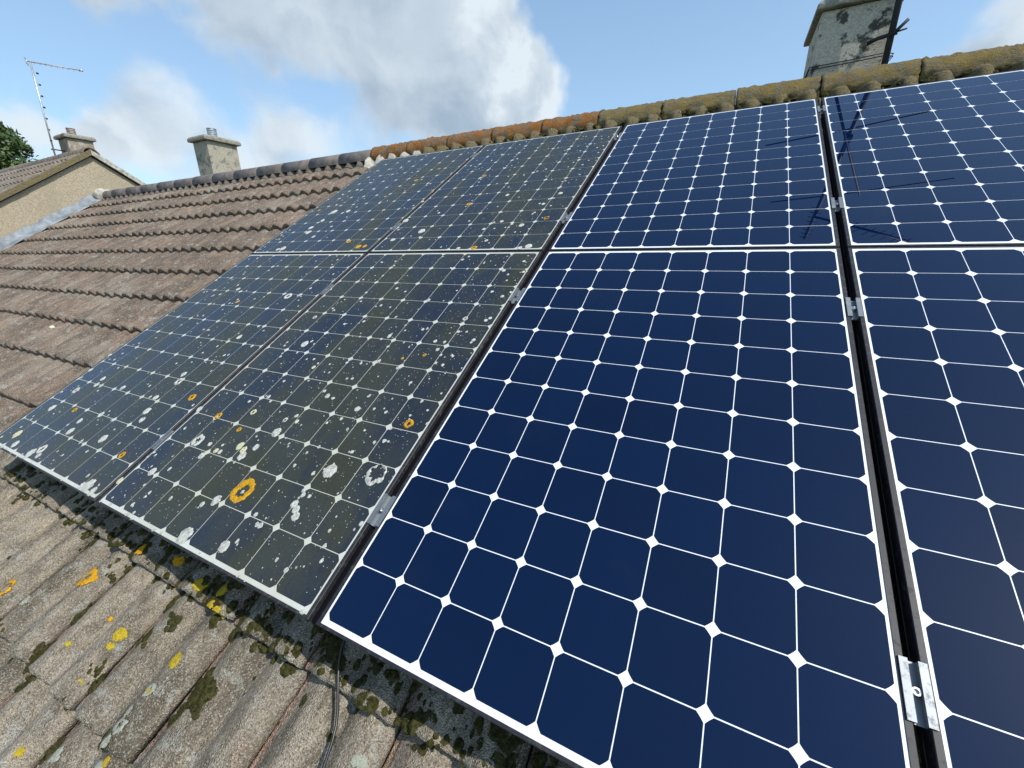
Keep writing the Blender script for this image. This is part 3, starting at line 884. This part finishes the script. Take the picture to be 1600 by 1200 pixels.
# ------------------------------------------------------------------ moss cushions
def moss_mesh(seed):
    rn = random.Random(seed)
    nr, na = 7, 22
    vs, fs = [(0, 0, 0.30)], []
    for i in range(1, nr + 1):
        t = i / nr
        for q in range(na):
            a = 2 * math.pi * q / na
            rr = t * (1 + 0.30 * fbm((math.cos(a) * 1.4 + seed, math.sin(a) * 1.4, 0), 3))
            z = 0.34 * (1 - t ** 2.2) * (0.75 + 0.6 * fbm((rr * math.cos(a) * 3 + seed, rr * math.sin(a) * 3, 1), 3)) + (0.05 * fbm((rr * math.cos(a) * 14, rr * math.sin(a) * 14, seed), 2) if i < nr else -0.12)
            vs.append((rr * math.cos(a), rr * math.sin(a), z))
    for q in range(na):
        fs.append((0, 1 + q, 1 + (q + 1) % na))
    for i in range(nr - 1):
        for q in range(na):
            a, b = 1 + i * na, 1 + (i + 1) * na
            fs.append((a + q, b + q, b + (q + 1) % na, a + (q + 1) % na))
    # short shoots that break up the outline
    for k in range(300):
        a, t = rn.random() * 6.283, rn.random() ** 0.5 * 0.98
        x, y = t * math.cos(a), t * math.sin(a)
        z = 0.34 * (1 - t ** 2.2) * 0.85
        dx, dy = rn.uniform(-0.05, 0.05) + 0.05 * x, rn.uniform(-0.05, 0.05) + 0.05 * y
        h = rn.uniform(0.06, 0.20)
        wd = rn.uniform(0.012, 0.024)
        ang = rn.random() * 6.28
        cx, cy = math.cos(ang) * wd, math.sin(ang) * wd
        b = len(vs)
        vs += [(x - cx, y - cy, z - 0.03), (x + cx, y + cy, z - 0.03), (x + dx, y + dy, z + h)]
        fs.append((b, b + 1, b + 2))
    return mesh('moss_clump', vs, fs, M['moss'], True)
mosses = [moss_mesh(s) for s in range(5)]
rn = random.Random(21)
tufts = MB()
def put_moss(u, v, r, asp=1.0, flatten=1.0, parent=None, n=None):
    nn = tile_n(u, v) - 0.001 if n is None else n
    mw = ROOF @ Matrix.Translation((u, v, nn)) @ Matrix.Rotation(rn.uniform(-0.25, 0.25), 4, 'Z') @ Matrix.Diagonal((r, r * asp, r * 0.85 * flatten, 1)) @ Matrix.Rotation(rn.choice((0, math.pi)), 4, 'Z')
    me = mosses[rn.randrange(5)]
    if r > 0.0135:
        obj('moss_clump', me, parent or (roof if u > UB else roof2), mw)
    else:                                             # the smallest tufts stay one carpet
        tufts.add([mw @ v.co for v in me.vertices], [tuple(p.vertices) for p in me.polygons])
for i, (u, v) in enumerate(MOSS):
    big = i in (15, 16, 17, 18, 19, 20)
    for _k in range(9 if not big else 22):
        put_moss(u + rn.gauss(0, 0.008 if not big else 0.011), v + rn.gauss(0, 0.011 if not big else 0.024), (0.006 + 0.010 * rn.random() ** 1.3) if not big else (0.010 + 0.009 * rn.random()), rn.uniform(0.6, 1.0), 0.9)
for k in range(200):                                   # along the butt just below the panels
    u = rn.uniform(-2.2, 1.0)
    v = V0 + G + rn.uniform(-0.022, 0.035)
    put_moss(u, v, 0.004 + 0.016 * rn.random() ** 2, rn.uniform(0.6, 1.0))
for k in range(900):  # moss grows here, packed denser to deepen the shadow band below the panels
    u = rn.uniform(-2.2, 1.0)
    put_moss(u, rn.uniform(-0.105, 0.05), 0.005 + 0.019 * rn.random() ** 1.7, rn.uniform(0.6, 1.0), 0.8)
for k in range(60):
    u = rn.uniform(-1.6, 0.4)
    put_moss(u, V0 + rn.uniform(-0.03, 0.02), 0.003 + 0.009 * rn.random() ** 2, rn.uniform(0.6, 1.0))
for k in range(24):                                   # in the side joints
    col = rn.randrange(-2, 6)
    put_moss(U0 + col * TW + rn.choice((0.0, 0.166)) + rn.uniform(-0.008, 0.010), rn.uniform(-0.44, -0.06), rn.uniform(0.003, 0.006), rn.uniform(0.9, 1.5))
for k in range(190):                                   # under the lichened ridge
    u = rn.uniform(UB + 0.8, 2.4)
    ph = (u - U0) % TW
    if prof(ph) > 0.024:
        continue
    put_moss(u, rn.uniform(3.36, 3.42), rn.uniform(0.010, 0.026), 0.9, 1.0, roof, NT_PAN + SL * 3.4 + rn.uniform(0.04, 0.075))

mo = obj('moss_tufts', mesh('moss_tufts', tufts.v, tufts.f, M['moss'], True), roof)
mo['kind'] = 'stuff'

# ------------------------------------------------------------------ rails, clamps, cable
RAILS = (0.262, 1.212, 1.850, 2.915)
for i, v in enumerate(RAILS):
    mb = MB()
    for a, b in (((-2.30, v - 0.020, -0.088), (2.16, v + 0.020, -0.080)), ((-2.30, v - 0.020, -0.080), (2.16, v - 0.016, -0.0465)), ((-2.30, v + 0.016, -0.080), (2.16, v + 0.020, -0.0465)),
                 ((-2.30, v - 0.016, -0.052), (2.16, v - 0.006, -0.0475)), ((-2.30, v + 0.006, -0.052), (2.16, v + 0.016, -0.0475))):
        mb.box(a, b)
    t = thing('mounting_rail', ['aluminium mounting rail nearest the eaves under the panels', 'aluminium mounting rail under the top of the lower panel row',
              'aluminium mounting rail under the bottom of the upper panel row', 'aluminium mounting rail nearest the ridge under the panels'][i], 'rail',
              ROOF @ Matrix.Translation((-2.30, v, -0.088)), 'rails that carry the solar panels')
    part('rail', mb, M['alu'], t, ROOF)
    for u in (-2.22, -1.2, -0.1, 0.9, 2.0):
        hb = MB().box((u - 0.02, v - 0.003, tile_n(u, v) - 0.012), (u + 0.02, v + 0.003, -0.088)).box((u - 0.02, v - 0.003, tile_n(u, v) - 0.012), (u + 0.02, v + 0.07, tile_n(u, v) - 0.006))
        part('roof_hook', hb, M['galv'], t, ROOF)

def clamp_meshes(gap):
    h, L = gap / 2, 0.043
    fl = 0.0075
    mb = MB()
    wv = min(0.004, h * 0.35)
    mb.box((-h - fl, -L, 0.0016), (-h + wv, L, 0.0046)).box((h - wv, -L, 0.0016), (h + fl, L, 0.0046))
    mb.box((-h + 0.0012, -L, -0.011), (-h + wv, L, 0.0016)).box((h - wv, -L, -0.011), (h - 0.0012, L, 0.0016))
    mb.box((-h + wv, -L, -0.011), (h - wv, L, -0.008))
    body = mb.me('clamp_body', M['alu'])
    n = 14
    ro, ri = min(0.0065, h * 0.8), min(0.0036, h * 0.42)
    vs, fs = [], []
    for rr, z in ((ro, -0.008), (ro, 0.0005), (ro * 0.9, 0.0012), (ri, 0.0012), (ri * 0.95, -0.003)):
        for q in range(n):
            a = 6.28319 * q / n
            vs.append((rr * math.cos(a), rr * math.sin(a), z))
    for i in range(4):
        for q in range(n):
            q2 = (q + 1) % n
            fs.append((i * n + q, i * n + q2, (i + 1) * n + q2, (i + 1) * n + q))
    fs.append(tuple(4 * n + q for q in range(n)))
    return body, recalc(mesh('bolt', vs, fs, M['steel']))
GAPS = {12: ((cu[1] + 8 * CPI + MX), (cu[2] - MX)), 23: ((cu[2] + 8 * CPI + MX), (cu[3] - MX)), 34: ((cu[3] + 8 * CPI + MX), (cu[4] - MX))}
where = {12: 'between the two columns of grimy panels', 23: 'between a grimy and a clean panel', 34: 'between the two columns of clean panels'}
rowlab = ['near the eaves end', 'at the head of the lower panels', 'at the foot of the upper panels', 'near the ridge']
for gk, (a, b) in GAPS.items():
    body, bolt = clamp_meshes(b - a)
    for i, v in enumerate(RAILS):
        mw = ROOF @ Matrix.Translation(((a + b) / 2, v + {12: -0.02, 23: 0.0, 34: 0.005}[gk], 0))
        t = thing('panel_clamp', 'silver clamp ' + where[gk] + ' ' + rowlab[i], 'clamp', mw, 'clamps that hold the solar panels')
        obj('clamp_body', body, t, mw)
        bo = obj('bolt', bolt, t, mw @ Matrix.Translation((0, 0.0, 0)))

# added black strip that stands for the shade in the grimy-to-clean panel gap
a, b = GAPS[23]
sb = MB().prism([(a + 0.001, -0.020), (a + 0.001, -0.012), (a + 0.012, -0.009), (b - 0.012, -0.013), (b - 0.001, -0.013), (b - 0.001, -0.020)], 1, -MY + 0.002, cv['upper'] + 12 * CPI + MY - 0.002)
so = obj('gap_shade_strip', sb.me('gap_shade_strip', M['gap_shade']), None, ROOF)
tag(so, 'long black strip added to stand for the shade in the gap between the grimy and the clean panels', 'strip')

path = []
for k in range(40):
    t = k / 39
    v = 0.22 - t * 1.0
    u = -0.030 + 0.105 * max(0, -v - 0.02) / 0.21 - (0.11 * max(0, -v - 0.25)) ** 1.0 + 0.004 * math.sin(v * 30)
    n = max(tile_n(u + a, v + b) for a in (-0.02, 0, 0.02) for b in (-0.05, -0.02, 0, 0.02, 0.05)) + 0.012
    path.append([u, v, n])
for _ in range(2):
    path = [path[0]] + [[path[i][0], path[i][1], (path[i - 1][2] + 2 * path[i][2] + path[i + 1][2]) / 4] for i in range(1, len(path) - 1)] + [path[-1]]
cb = MB().tube([W(*p) for p in path], 0.0034, 10)
tag(obj('cable', cb.me('cable', M['cable'], True)), 'thin black cable coming out from under a clean panel over the tiles', 'cable')

# ------------------------------------------------------------------ chimneys
def chimney(parent, x0, x1, y0, y1, zb, zt, taper, m, capm, over, capt):
    mb = MB()
    cx, cy = (x0 + x1) / 2, (y0 + y1) / 2
    nz, vs, fs = 8, [], []
    for k in range(nz + 1):
        t = k / nz
        s = 1 - taper * t
        for (x, y) in ((x0, y0), (x1, y0), (x1, y1), (x0, y1)):
            vs.append((cx + (x - cx) * s, cy + (y - cy) * s, zb + (zt - zb) * t))
    for k in range(nz):
        for q in range(4):
            q2 = (q + 1) % 4
            fs.append((k * 4 + q, k * 4 + q2, k * 4 + 4 + q2, k * 4 + 4 + q))
    fs.append((0, 3, 2, 1)); fs.append(tuple(nz * 4 + q for q in range(4)))
    me = recalc(mesh('chimney', vs, fs, m))
    ch = obj('chimney', me, parent)
    md = ch.modifiers.new('round', 'BEVEL'); md.width = 0.012; md.segments = 2; md.limit_method = 'ANGLE'
    s = 1 - taper
    a, b = (x1 - x0) / 2 * s + over, (y1 - y0) / 2 * s + over
    vs = []
    for k, (e, z) in enumerate(((0.0, 0.0), (0.0, capt * 0.62), (0.02, capt), )):
        for sx, sy in ((-1, -1), (1, -1), (1, 1), (-1, 1)):
            vs.append((cx + sx * (a - e), cy + sy * (b - e), zt + z + 0.002))
    fs = [(0, 3, 2, 1), (8, 9, 10, 11)] + [(k * 4 + q, k * 4 + (q + 1) % 4, k * 4 + 4 + (q + 1) % 4, k * 4 + 4 + q) for k in range(2) for q in range(4)]
    cp = obj('chimney_cap', recalc(mesh('chimney_cap', vs, fs, capm)), ch)
    md = cp.modifiers.new('round', 'BEVEL'); md.width = 0.008; md.segments = 2; md.limit_method = 'ANGLE'
    return ch, cx, cy, zt + capt

def louvre_pot(parent, x, y, z, r, h, rings, m):
    """round flue terminal with stacked louvre rings"""
    mb = MB()
    n = 20
    vs, fs = [], []
    prof_ = [(r * 1.05, 0.0), (r * 1.05, h * 0.08)]
    for k in range(rings):
        t0 = 0.10 + 0.84 * k / rings; t1 = 0.10 + 0.84 * (k + 0.55) / rings
        prof_ += [(r * 0.84, h * t0), (r * 1.0, h * t0 + 0.001), (r * 1.0, h * t1), (r * 0.84, h * t1 + 0.001)]
    prof_ += [(r * 1.03, h * 0.96), (r * 1.03, h), (r * 0.2, h * 1.03)]
    for rr, zz in prof_:
        for q in range(n):
            a = 6.28319 * q / n
            vs.append((x + rr * math.cos(a), y + rr * math.sin(a), z + zz))
    L = len(prof_)
    for k in range(L - 1):
        for q in range(n):
            q2 = (q + 1) % n
            fs.append((k * n + q, k * n + q2, (k + 1) * n + q2, (k + 1) * n + q))
    fs.append(tuple((L - 1) * n + q for q in range(n)))
    return obj('chimney_pot', recalc(mesh('chimney_pot', vs, fs, m)), parent)

# chimney behind the lichened ridge
ch, cx, cy, zt = chimney(house, 1.045, 1.475, 3.50, 4.06, 1.20, 2.262, 0.045, M['chim_big'], M['cap'], 0.035, 0.055)
mp = MB(); vs, fs = [], []
n = 18
prf = [(0.10, -0.01), (0.085, 0.05), (0.080, 0.20), (0.095, 0.21), (0.095, 0.25), (0.07, 0.25), (0.06, 0.12)]
for rr, zz in prf:
    for q in range(n):
        vs.append((cx + rr * math.cos(6.28319 * q / n), cy + rr * math.sin(6.28319 * q / n), zt + zz))
for k in range(len(prf) - 1):
    for q in range(n):
        fs.append((k * n + q, k * n + (q + 1) % n, (k + 1) * n + (q + 1) % n, (k + 1) * n + q))
obj('chimney_pot', recalc(mesh('chimney_pot', vs, fs, simple('terracotta', (0.36, 0.17, 0.10), 0.8, 0, 15, 0.3), True)), ch)

# chimney of the bare roof
ch2, cx2, cy2, zt2 = chimney(house2, -6.445, -6.095, 3.50, 3.925, 1.20, 2.305, 0.0, M['chim_left'], M['cap'], 0.045, 0.065)
louvre_pot(ch2, cx2 + 0.02, cy2 - 0.02, zt2 - 0.004, 0.062, 0.135, 5, M['galv'])

# ------------------------------------------------------------------ aerial strapped to the big chimney
ax, ay = 1.440, 3.445
t = thing('television_aerial', 'dark aerial mast strapped to the big stained chimney, mirrored in the panels', 'aerial', Matrix.Translation((ax, ay, 1.70)))
part('mast', MB().tube([(ax, ay, 1.72), (ax + 0.004, ay, 2.6), (ax + 0.012, ay, 4.25)], 0.018, 12), M['darkmetal'], t, None, True)
mb = MB().tube([(ax + 0.030, ay - 0.006, 2.040), (ax - 0.06, ay + 0.02, 2.035), (ax - 0.10, ay + 0.060, 2.030)], 0.012, 8)
mb.tube([(ax - 0.005, ay - 0.03, 2.02), (ax + 0.060, ay - 0.050, 2.085)], 0.010, 8).tube([(ax + 0.02, ay - 0.035, 2.035), (ax + 0.065, ay - 0.045, 2.040)], 0.005, 6)
part('bracket', mb, M['darkmetal'], t, None, True)
mb = MB()
for z in (1.93, 1.945):
    mb.tube([(1.036, 3.494, z), (1.30, 3.487, z + 0.004), (1.44, 3.47, z + 0.006), (1.484, 3.49, z), (1.482, 4.068, z), (1.036, 4.068, z), (1.036, 3.494, z)], 0.003, 6)
part('lashing_wire', mb, M['darkmetal'], t, None, True)
part('long_rod', MB().tube([(0.87, ay, 2.762), (1.36, ay, 2.69), (1.88, ay, 2.592)], 0.0055, 8), M['darkmetal'], t, None, True)
part('long_rod', MB().tube([(1.02, ay, 3.56), (1.60, ay, 3.49), (2.32, ay, 3.366)], 0.0055, 8), M['darkmetal'], t, None, True)
part('boom', MB().tube([(1.25, ay - 0.03, 2.31), (1.43, ay - 0.03, 2.76), (1.72, ay - 0.03, 3.47)], 0.010, 8), M['darkmetal'], t, None, True)
part('clamp_plate', MB().box((1.42, ay - 0.035, 2.73), (1.465, ay + 0.02, 2.79)), M['darkmetal'], t)
mb = MB().tube([(1.45, ay - 0.03, 3.80), (1.96, ay - 0.03, 4.07), (2.36, ay - 0.03, 4.30)], 0.011, 8)
part('boom', mb, M['darkmetal'], t, None, True)
for k in range(9):
    q = k / 8
    x, z = 1.62 + 0.72 * q, 3.89 + 0.40 * q
    l = 0.065 - 0.02 * q
    part('element', MB().tube([(x - l, ay - 0.04, z + l * 0.9), (x + l * 0.7, ay - 0.03, z - l)], 0.0035, 6), M['darkmetal'], t, None, True)
for k in range(8):
    z = 3.66 + 0.075 * k
    part('element', MB().tube([(ax - 0.05, ay - 0.03, z - 0.02), (ax + 0.055, ay - 0.03, z + 0.02)], 0.004, 6), M['darkmetal'], t, None, True)

# ------------------------------------------------------------------ lead flashing at the abutment
vs, fs = [], []
nv = 60
for i in range(nv + 1):
    v = EAVE_V + (3.42 - EAVE_V) * i / nv
    wob = 0.010 * fbm((v * 3.1, 2.0, 0), 3)
    lip = 0.012 * (1 if (i // 5) % 2 else 0)
    base = NT_PAN + SL * v + 0.022
    rowp = [(UGAB + 0.006, base + 0.105 + 0.02 * fbm((v * 5, 7.0, 0), 3)), (UGAB + 0.014 + wob, base + 0.05), (UGAB + 0.05 + wob, base + 0.022 + lip * 0.3),
            (UGAB + 0.085 + wob, base + 0.010 + 0.01 * fbm((v * 6, 1, 1), 2)), (UGAB + 0.125 + 2 * wob + lip, base - 0.004 + 0.012 * fbm((v * 8, 4, 1), 2))]
    for u, n in rowp:
        vs.append(W(u, v, n))
for i in range(nv):
    for j in range(4):
        fs.append((i * 5 + j, i * 5 + j + 1, (i + 1) * 5 + j + 1, (i + 1) * 5 + j))
fl = obj('lead_flashing', recalc(mesh('lead_flashing', vs, fs, M['lead'], True)), house2)
sd = fl.modifiers.new('thick', 'SOLIDIFY'); sd.thickness = 0.004
# lump of mortar where the ridge dies into the wall
vs, fs = [], []
for i in range(9):
    for j in range(16):
        a = 6.28319 * j / 16; tt = math.pi * i / 8
        r = 1 + 0.18 * fbm((math.cos(a) * 2, math.sin(a) * 2, i * 0.5), 3)
        vs.append((UGAB + 0.06 + 0.10 * r * math.cos(tt), RC.y - 0.02 + 0.145 * r * math.sin(tt) * math.cos(a), RC.z + 0.01 + 0.125 * r * math.sin(tt) * math.sin(a)))
for i in range(8):
    for j in range(16):
        fs.append((i * 16 + j, i * 16 + (j + 1) % 16, (i + 1) * 16 + (j + 1) % 16, (i + 1) * 16 + j))
obj('mortar_lump', recalc(mesh('mortar_lump', vs, fs, M['mortar'], True)), house2)

# ------------------------------------------------------------------ the taller neighbour with the gable
NYA, NZA, NP = 3.07, 2.315, R(33.5)
tn = math.tan(NP)
NX0, NX1 = -16.5, UGAB
NYE = -1.35
nb = thing('gabled_house', 'taller house with buff pebbledash gable rising above the bare tiled roof', 'house', Matrix.Translation(((NX0 + NX1) / 2, NYA, -5.7)))
zev = NZA - (NYA - NYE) * tn
poly = [(NYE + 0.25, -5.7), (NYE + 0.25, NZA - (NYA - NYE - 0.25) * tn - 0.06), (NYA, NZA - 0.06), (2 * NYA - NYE - 0.25, NZA - (NYA - NYE - 0.25) * tn - 0.06), (2 * NYA - NYE - 0.25, -5.7)]
part('wall', MB().prism(poly, 0, NX0, NX1), M['gable'], nb)
poly = [(NYE, zev - 0.05), (NYA, NZA - 0.05), (2 * NYA - NYE, zev - 0.05), (2 * NYA - NYE, zev), (NYA, NZA), (NYE, zev)]
nroof = part('roof', MB().prism(poly, 0, NX0 - 0.05, NX1 + 0.045), M['deck'], nb)
# verge: undercloak and mortar edge on both rakes
for s in (-1, 1):
    ye = NYE if s < 0 else 2 * NYA - NYE
    mb = MB()
    seg = 26
    for k in range(seg):
        a, b = k / seg, (k + 1) / seg
        ya, yb = NYA + (ye - NYA) * a, NYA + (ye - NYA) * b
        za, zb = NZA - abs(ya - NYA) * tn, NZA - abs(yb - NYA) * tn
        j = rng.uniform(-0.006, 0.006)
        mb.add([(NX1 + 0.012, ya, za - 0.045), (NX1 + 0.062 + j, ya, za - 0.04), (NX1 + 0.062 + j, ya, za + 0.040), (NX1 - 0.05, ya, za + 0.045),
                (NX1 + 0.012, yb, zb - 0.045), (NX1 + 0.062 + j, yb, zb - 0.04), (NX1 + 0.062 + j, yb, zb + 0.030), (NX1 - 0.05, yb, zb + 0.035)],
               [(0, 1, 2, 3), (7, 6, 5, 4), (0, 4, 5, 1), (1, 5, 6, 2), (2, 6, 7, 3), (3, 7, 4, 0)])
    part('verge', mb, M['mortar_mossy'] if s < 0 else M['mortar'], nb)
# tiles of the neighbour, one strip of double rolls a course
mb = MB()
NG = 0.33
ln = (NYA - NYE) / math.cos(NP)
for side in (-1, 1):
    for k in range(int(ln / NG) + 1):
        s0 = min(ln, (k + 1) * NG); s1 = max(0.0, k * NG - 0.02)
        if side > 0 and k > 5:
            break
        xs = []
        x = NX0
        while x < NX1 + 0.02:
            xs += [(x, 0.0), (x + 0.07, 0.0), (x + 0.09, 0.022), (x + 0.113, 0.028), (x + 0.13, 0.022), (x + 0.148, 0.0)]
            x += 0.151
        xs = [q for q in xs if q[0] <= NX1 + 0.03]
        vs, fs = [], []
        for (x, h) in xs:
            for s_, z_ in ((s1, 0.006), (s0, 0.030), (s0 + 0.003, 0.008)):
                y = NYA + side * (s_ * math.cos(NP) + (h + z_) * math.sin(NP) * 1.0)
                z = NZA - s_ * math.sin(NP) + (h + z_) * math.cos(NP)
                vs.append((x, y, z))
        for i in range(len(xs) - 1):
            for j in range(2):
                fs.append((i * 3 + j, i * 3 + j + 1, (i + 1) * 3 + j + 1, (i + 1) * 3 + j))
        mb.add(vs, fs)
tf = obj('tile_field', recalc(mesh('tile_field', mb.v, mb.f, M['tile_far'])), nroof)
tf['kind'] = 'stuff'
x = NX1 + 0.05
rm_nb = ridge_mesh('ridge_tile', M['tile_far'], 0.105, 0.006, 77, 0.45)
while x > NX0:
    obj('ridge_tile', rm_nb, nroof, Matrix.Translation((x - 0.45, NYA, NZA - 0.035 + rng.uniform(-0.004, 0.004))))
    x -= 0.455
ch3, cx3, cy3, zt3 = chimney(nb, -9.975, -9.60, 3.235, 3.60, 1.6, 2.685, 0.06, M['chim_nb'], M['cap'], 0.04, 0.065)
louvre_pot(ch3, cx3 + 0.02, cy3 - 0.03, zt3 - 0.004, 0.06, 0.12, 4, M['rust'])

# slim aerial on the neighbour's chimney
px, py = -9.80, 3.085
t = thing('television_aerial', 'slim pale aerial mast with a thin boom beside the gabled house chimney', 'aerial', Matrix.Translation((px, py, 2.25)))
part('mast', MB().tube([(px, py, 2.22), (px, py + 0.03, 3.0), (px, py + 0.07, 3.755)], 0.012, 10), M['galv'], t, None, True)
for k in range(7):
    z = 2.62 + k * 0.165
    part('cable_tie', MB().tube([(px, py + 0.016 * (k + 1), z), (px, py + 0.0165 * (k + 1), z + 0.020)], 0.0155, 8), M['gutter'], t, None, True)
part('bracket', MB().tube([(px - 0.06, py + 0.01, 2.50), (px - 0.02, py - 0.01, 2.50), (px - 0.02, py + 0.17, 2.50)], 0.010, 6), M['darkmetal'], t, None, True)
part('bracket', MB().tube([(px + 0.05, py, 2.245), (px - 0.12, py + 0.02, 2.245)], 0.009, 6), M['galv'], t, None, True)
e0, e1 = Vector((px - 0.02, py + 0.04, 3.765)), Vector((px + 0.26, py + 0.60, 3.765))
part('boom', MB().tube([e0, e1], 0.0075, 8), M['rust'], t, None, True)
dirb = (e1 - e0).normalized(); side = Vector((-dirb.y, dirb.x, 0))
for k in range(9):
    c = e0.lerp(e1, 0.12 + 0.84 * k / 8)
    part('element', MB().tube([c - Vector((0, 0, 0.025)), c + Vector((0, 0, 0.025))], 0.003, 6), M['rust'], t, None, True)
part('reflector', MB().tube([e0 + Vector((0, 0, -0.06)), e0 + Vector((-0.03, 0, 0.06))], 0.006, 6).tube([e0 + Vector((-0.03, 0, -0.03)), e0 + Vector((-0.05, 0.0, 0.07))], 0.005, 6), M['galv'], t, None, True)
part('end_cap', MB().tube([e1 - dirb * 0.02, e1 + dirb * 0.025], 0.016, 8), M['galv'], t, None, True)

# ------------------------------------------------------------------ tree beyond the gabled house
rt = random.Random(12)
tb = Vector((-23.6, 5.4, -5.7))
t = thing('tree', 'leafy green tree standing behind the gabled house', 'tree', Matrix.Translation(tb))
mb = MB().tube([tb, tb + Vector((0.1, 0, 3)), tb + Vector((0, 0.15, 6)), tb + Vector((-0.1, 0.1, 9.4))], [0.28, 0.22, 0.15, 0.04], 10)
for k in range(16):
    z = 4.0 + 0.36 * k
    a = k * 2.4
    p0 = tb + Vector((0, 0.1, z))
    l = 2.1 - 0.07 * k
    mb.tube([p0, p0 + Vector((math.cos(a) * l * 0.5, math.sin(a) * l * 0.5, 0.5)), p0 + Vector((math.cos(a) * l, math.sin(a) * l, 0.9))], [0.07, 0.05, 0.015], 6)
part('trunk', mb, M['bark'], t, None, True)
vs, fs = [], []
cl = []
for k in range(420):
    z = rt.uniform(3.6, 10.9)
    q = (z - 3.6) / 7.3
    rad = 2.5 * math.sqrt(max(0.02, 1 - (2 * q - 0.85) ** 2 / 1.45)) * (0.85 + 0.3 * rt.random())
    a = rt.random() * 6.283
    rr = rad * rt.random() ** 0.35
    cl.append((tb + Vector((rr * math.cos(a), rr * math.sin(a), z)), rt.uniform(0.22, 0.5)))
for c, r in cl:
    for k in range(62):
        dv = Vector((rt.gauss(0, 1), rt.gauss(0, 1), rt.gauss(0, 0.8)))
        p = c + dv.normalized() * r * rt.random() ** 0.4
        nrm = Vector((rt.gauss(0, 1), rt.gauss(0, 1), rt.gauss(0.6, 1))).normalized()
        a = nrm.orthogonal().normalized(); b = nrm.cross(a)
        ang = rt.random() * 6.28
        a, b = a * math.cos(ang) + b * math.sin(ang), b * math.cos(ang) - a * math.sin(ang)
        s = rt.uniform(0.07, 0.14)
        i0 = len(vs)
        vs += [p - a * s, p + b * s * 0.5, p + a * s, p - b * s * 0.5]
        fs.append((i0, i0 + 1, i0 + 2, i0 + 3))
obj('crown', mesh('crown', vs, fs, M['leaf']), t)
bpy.context.view_layer.update()
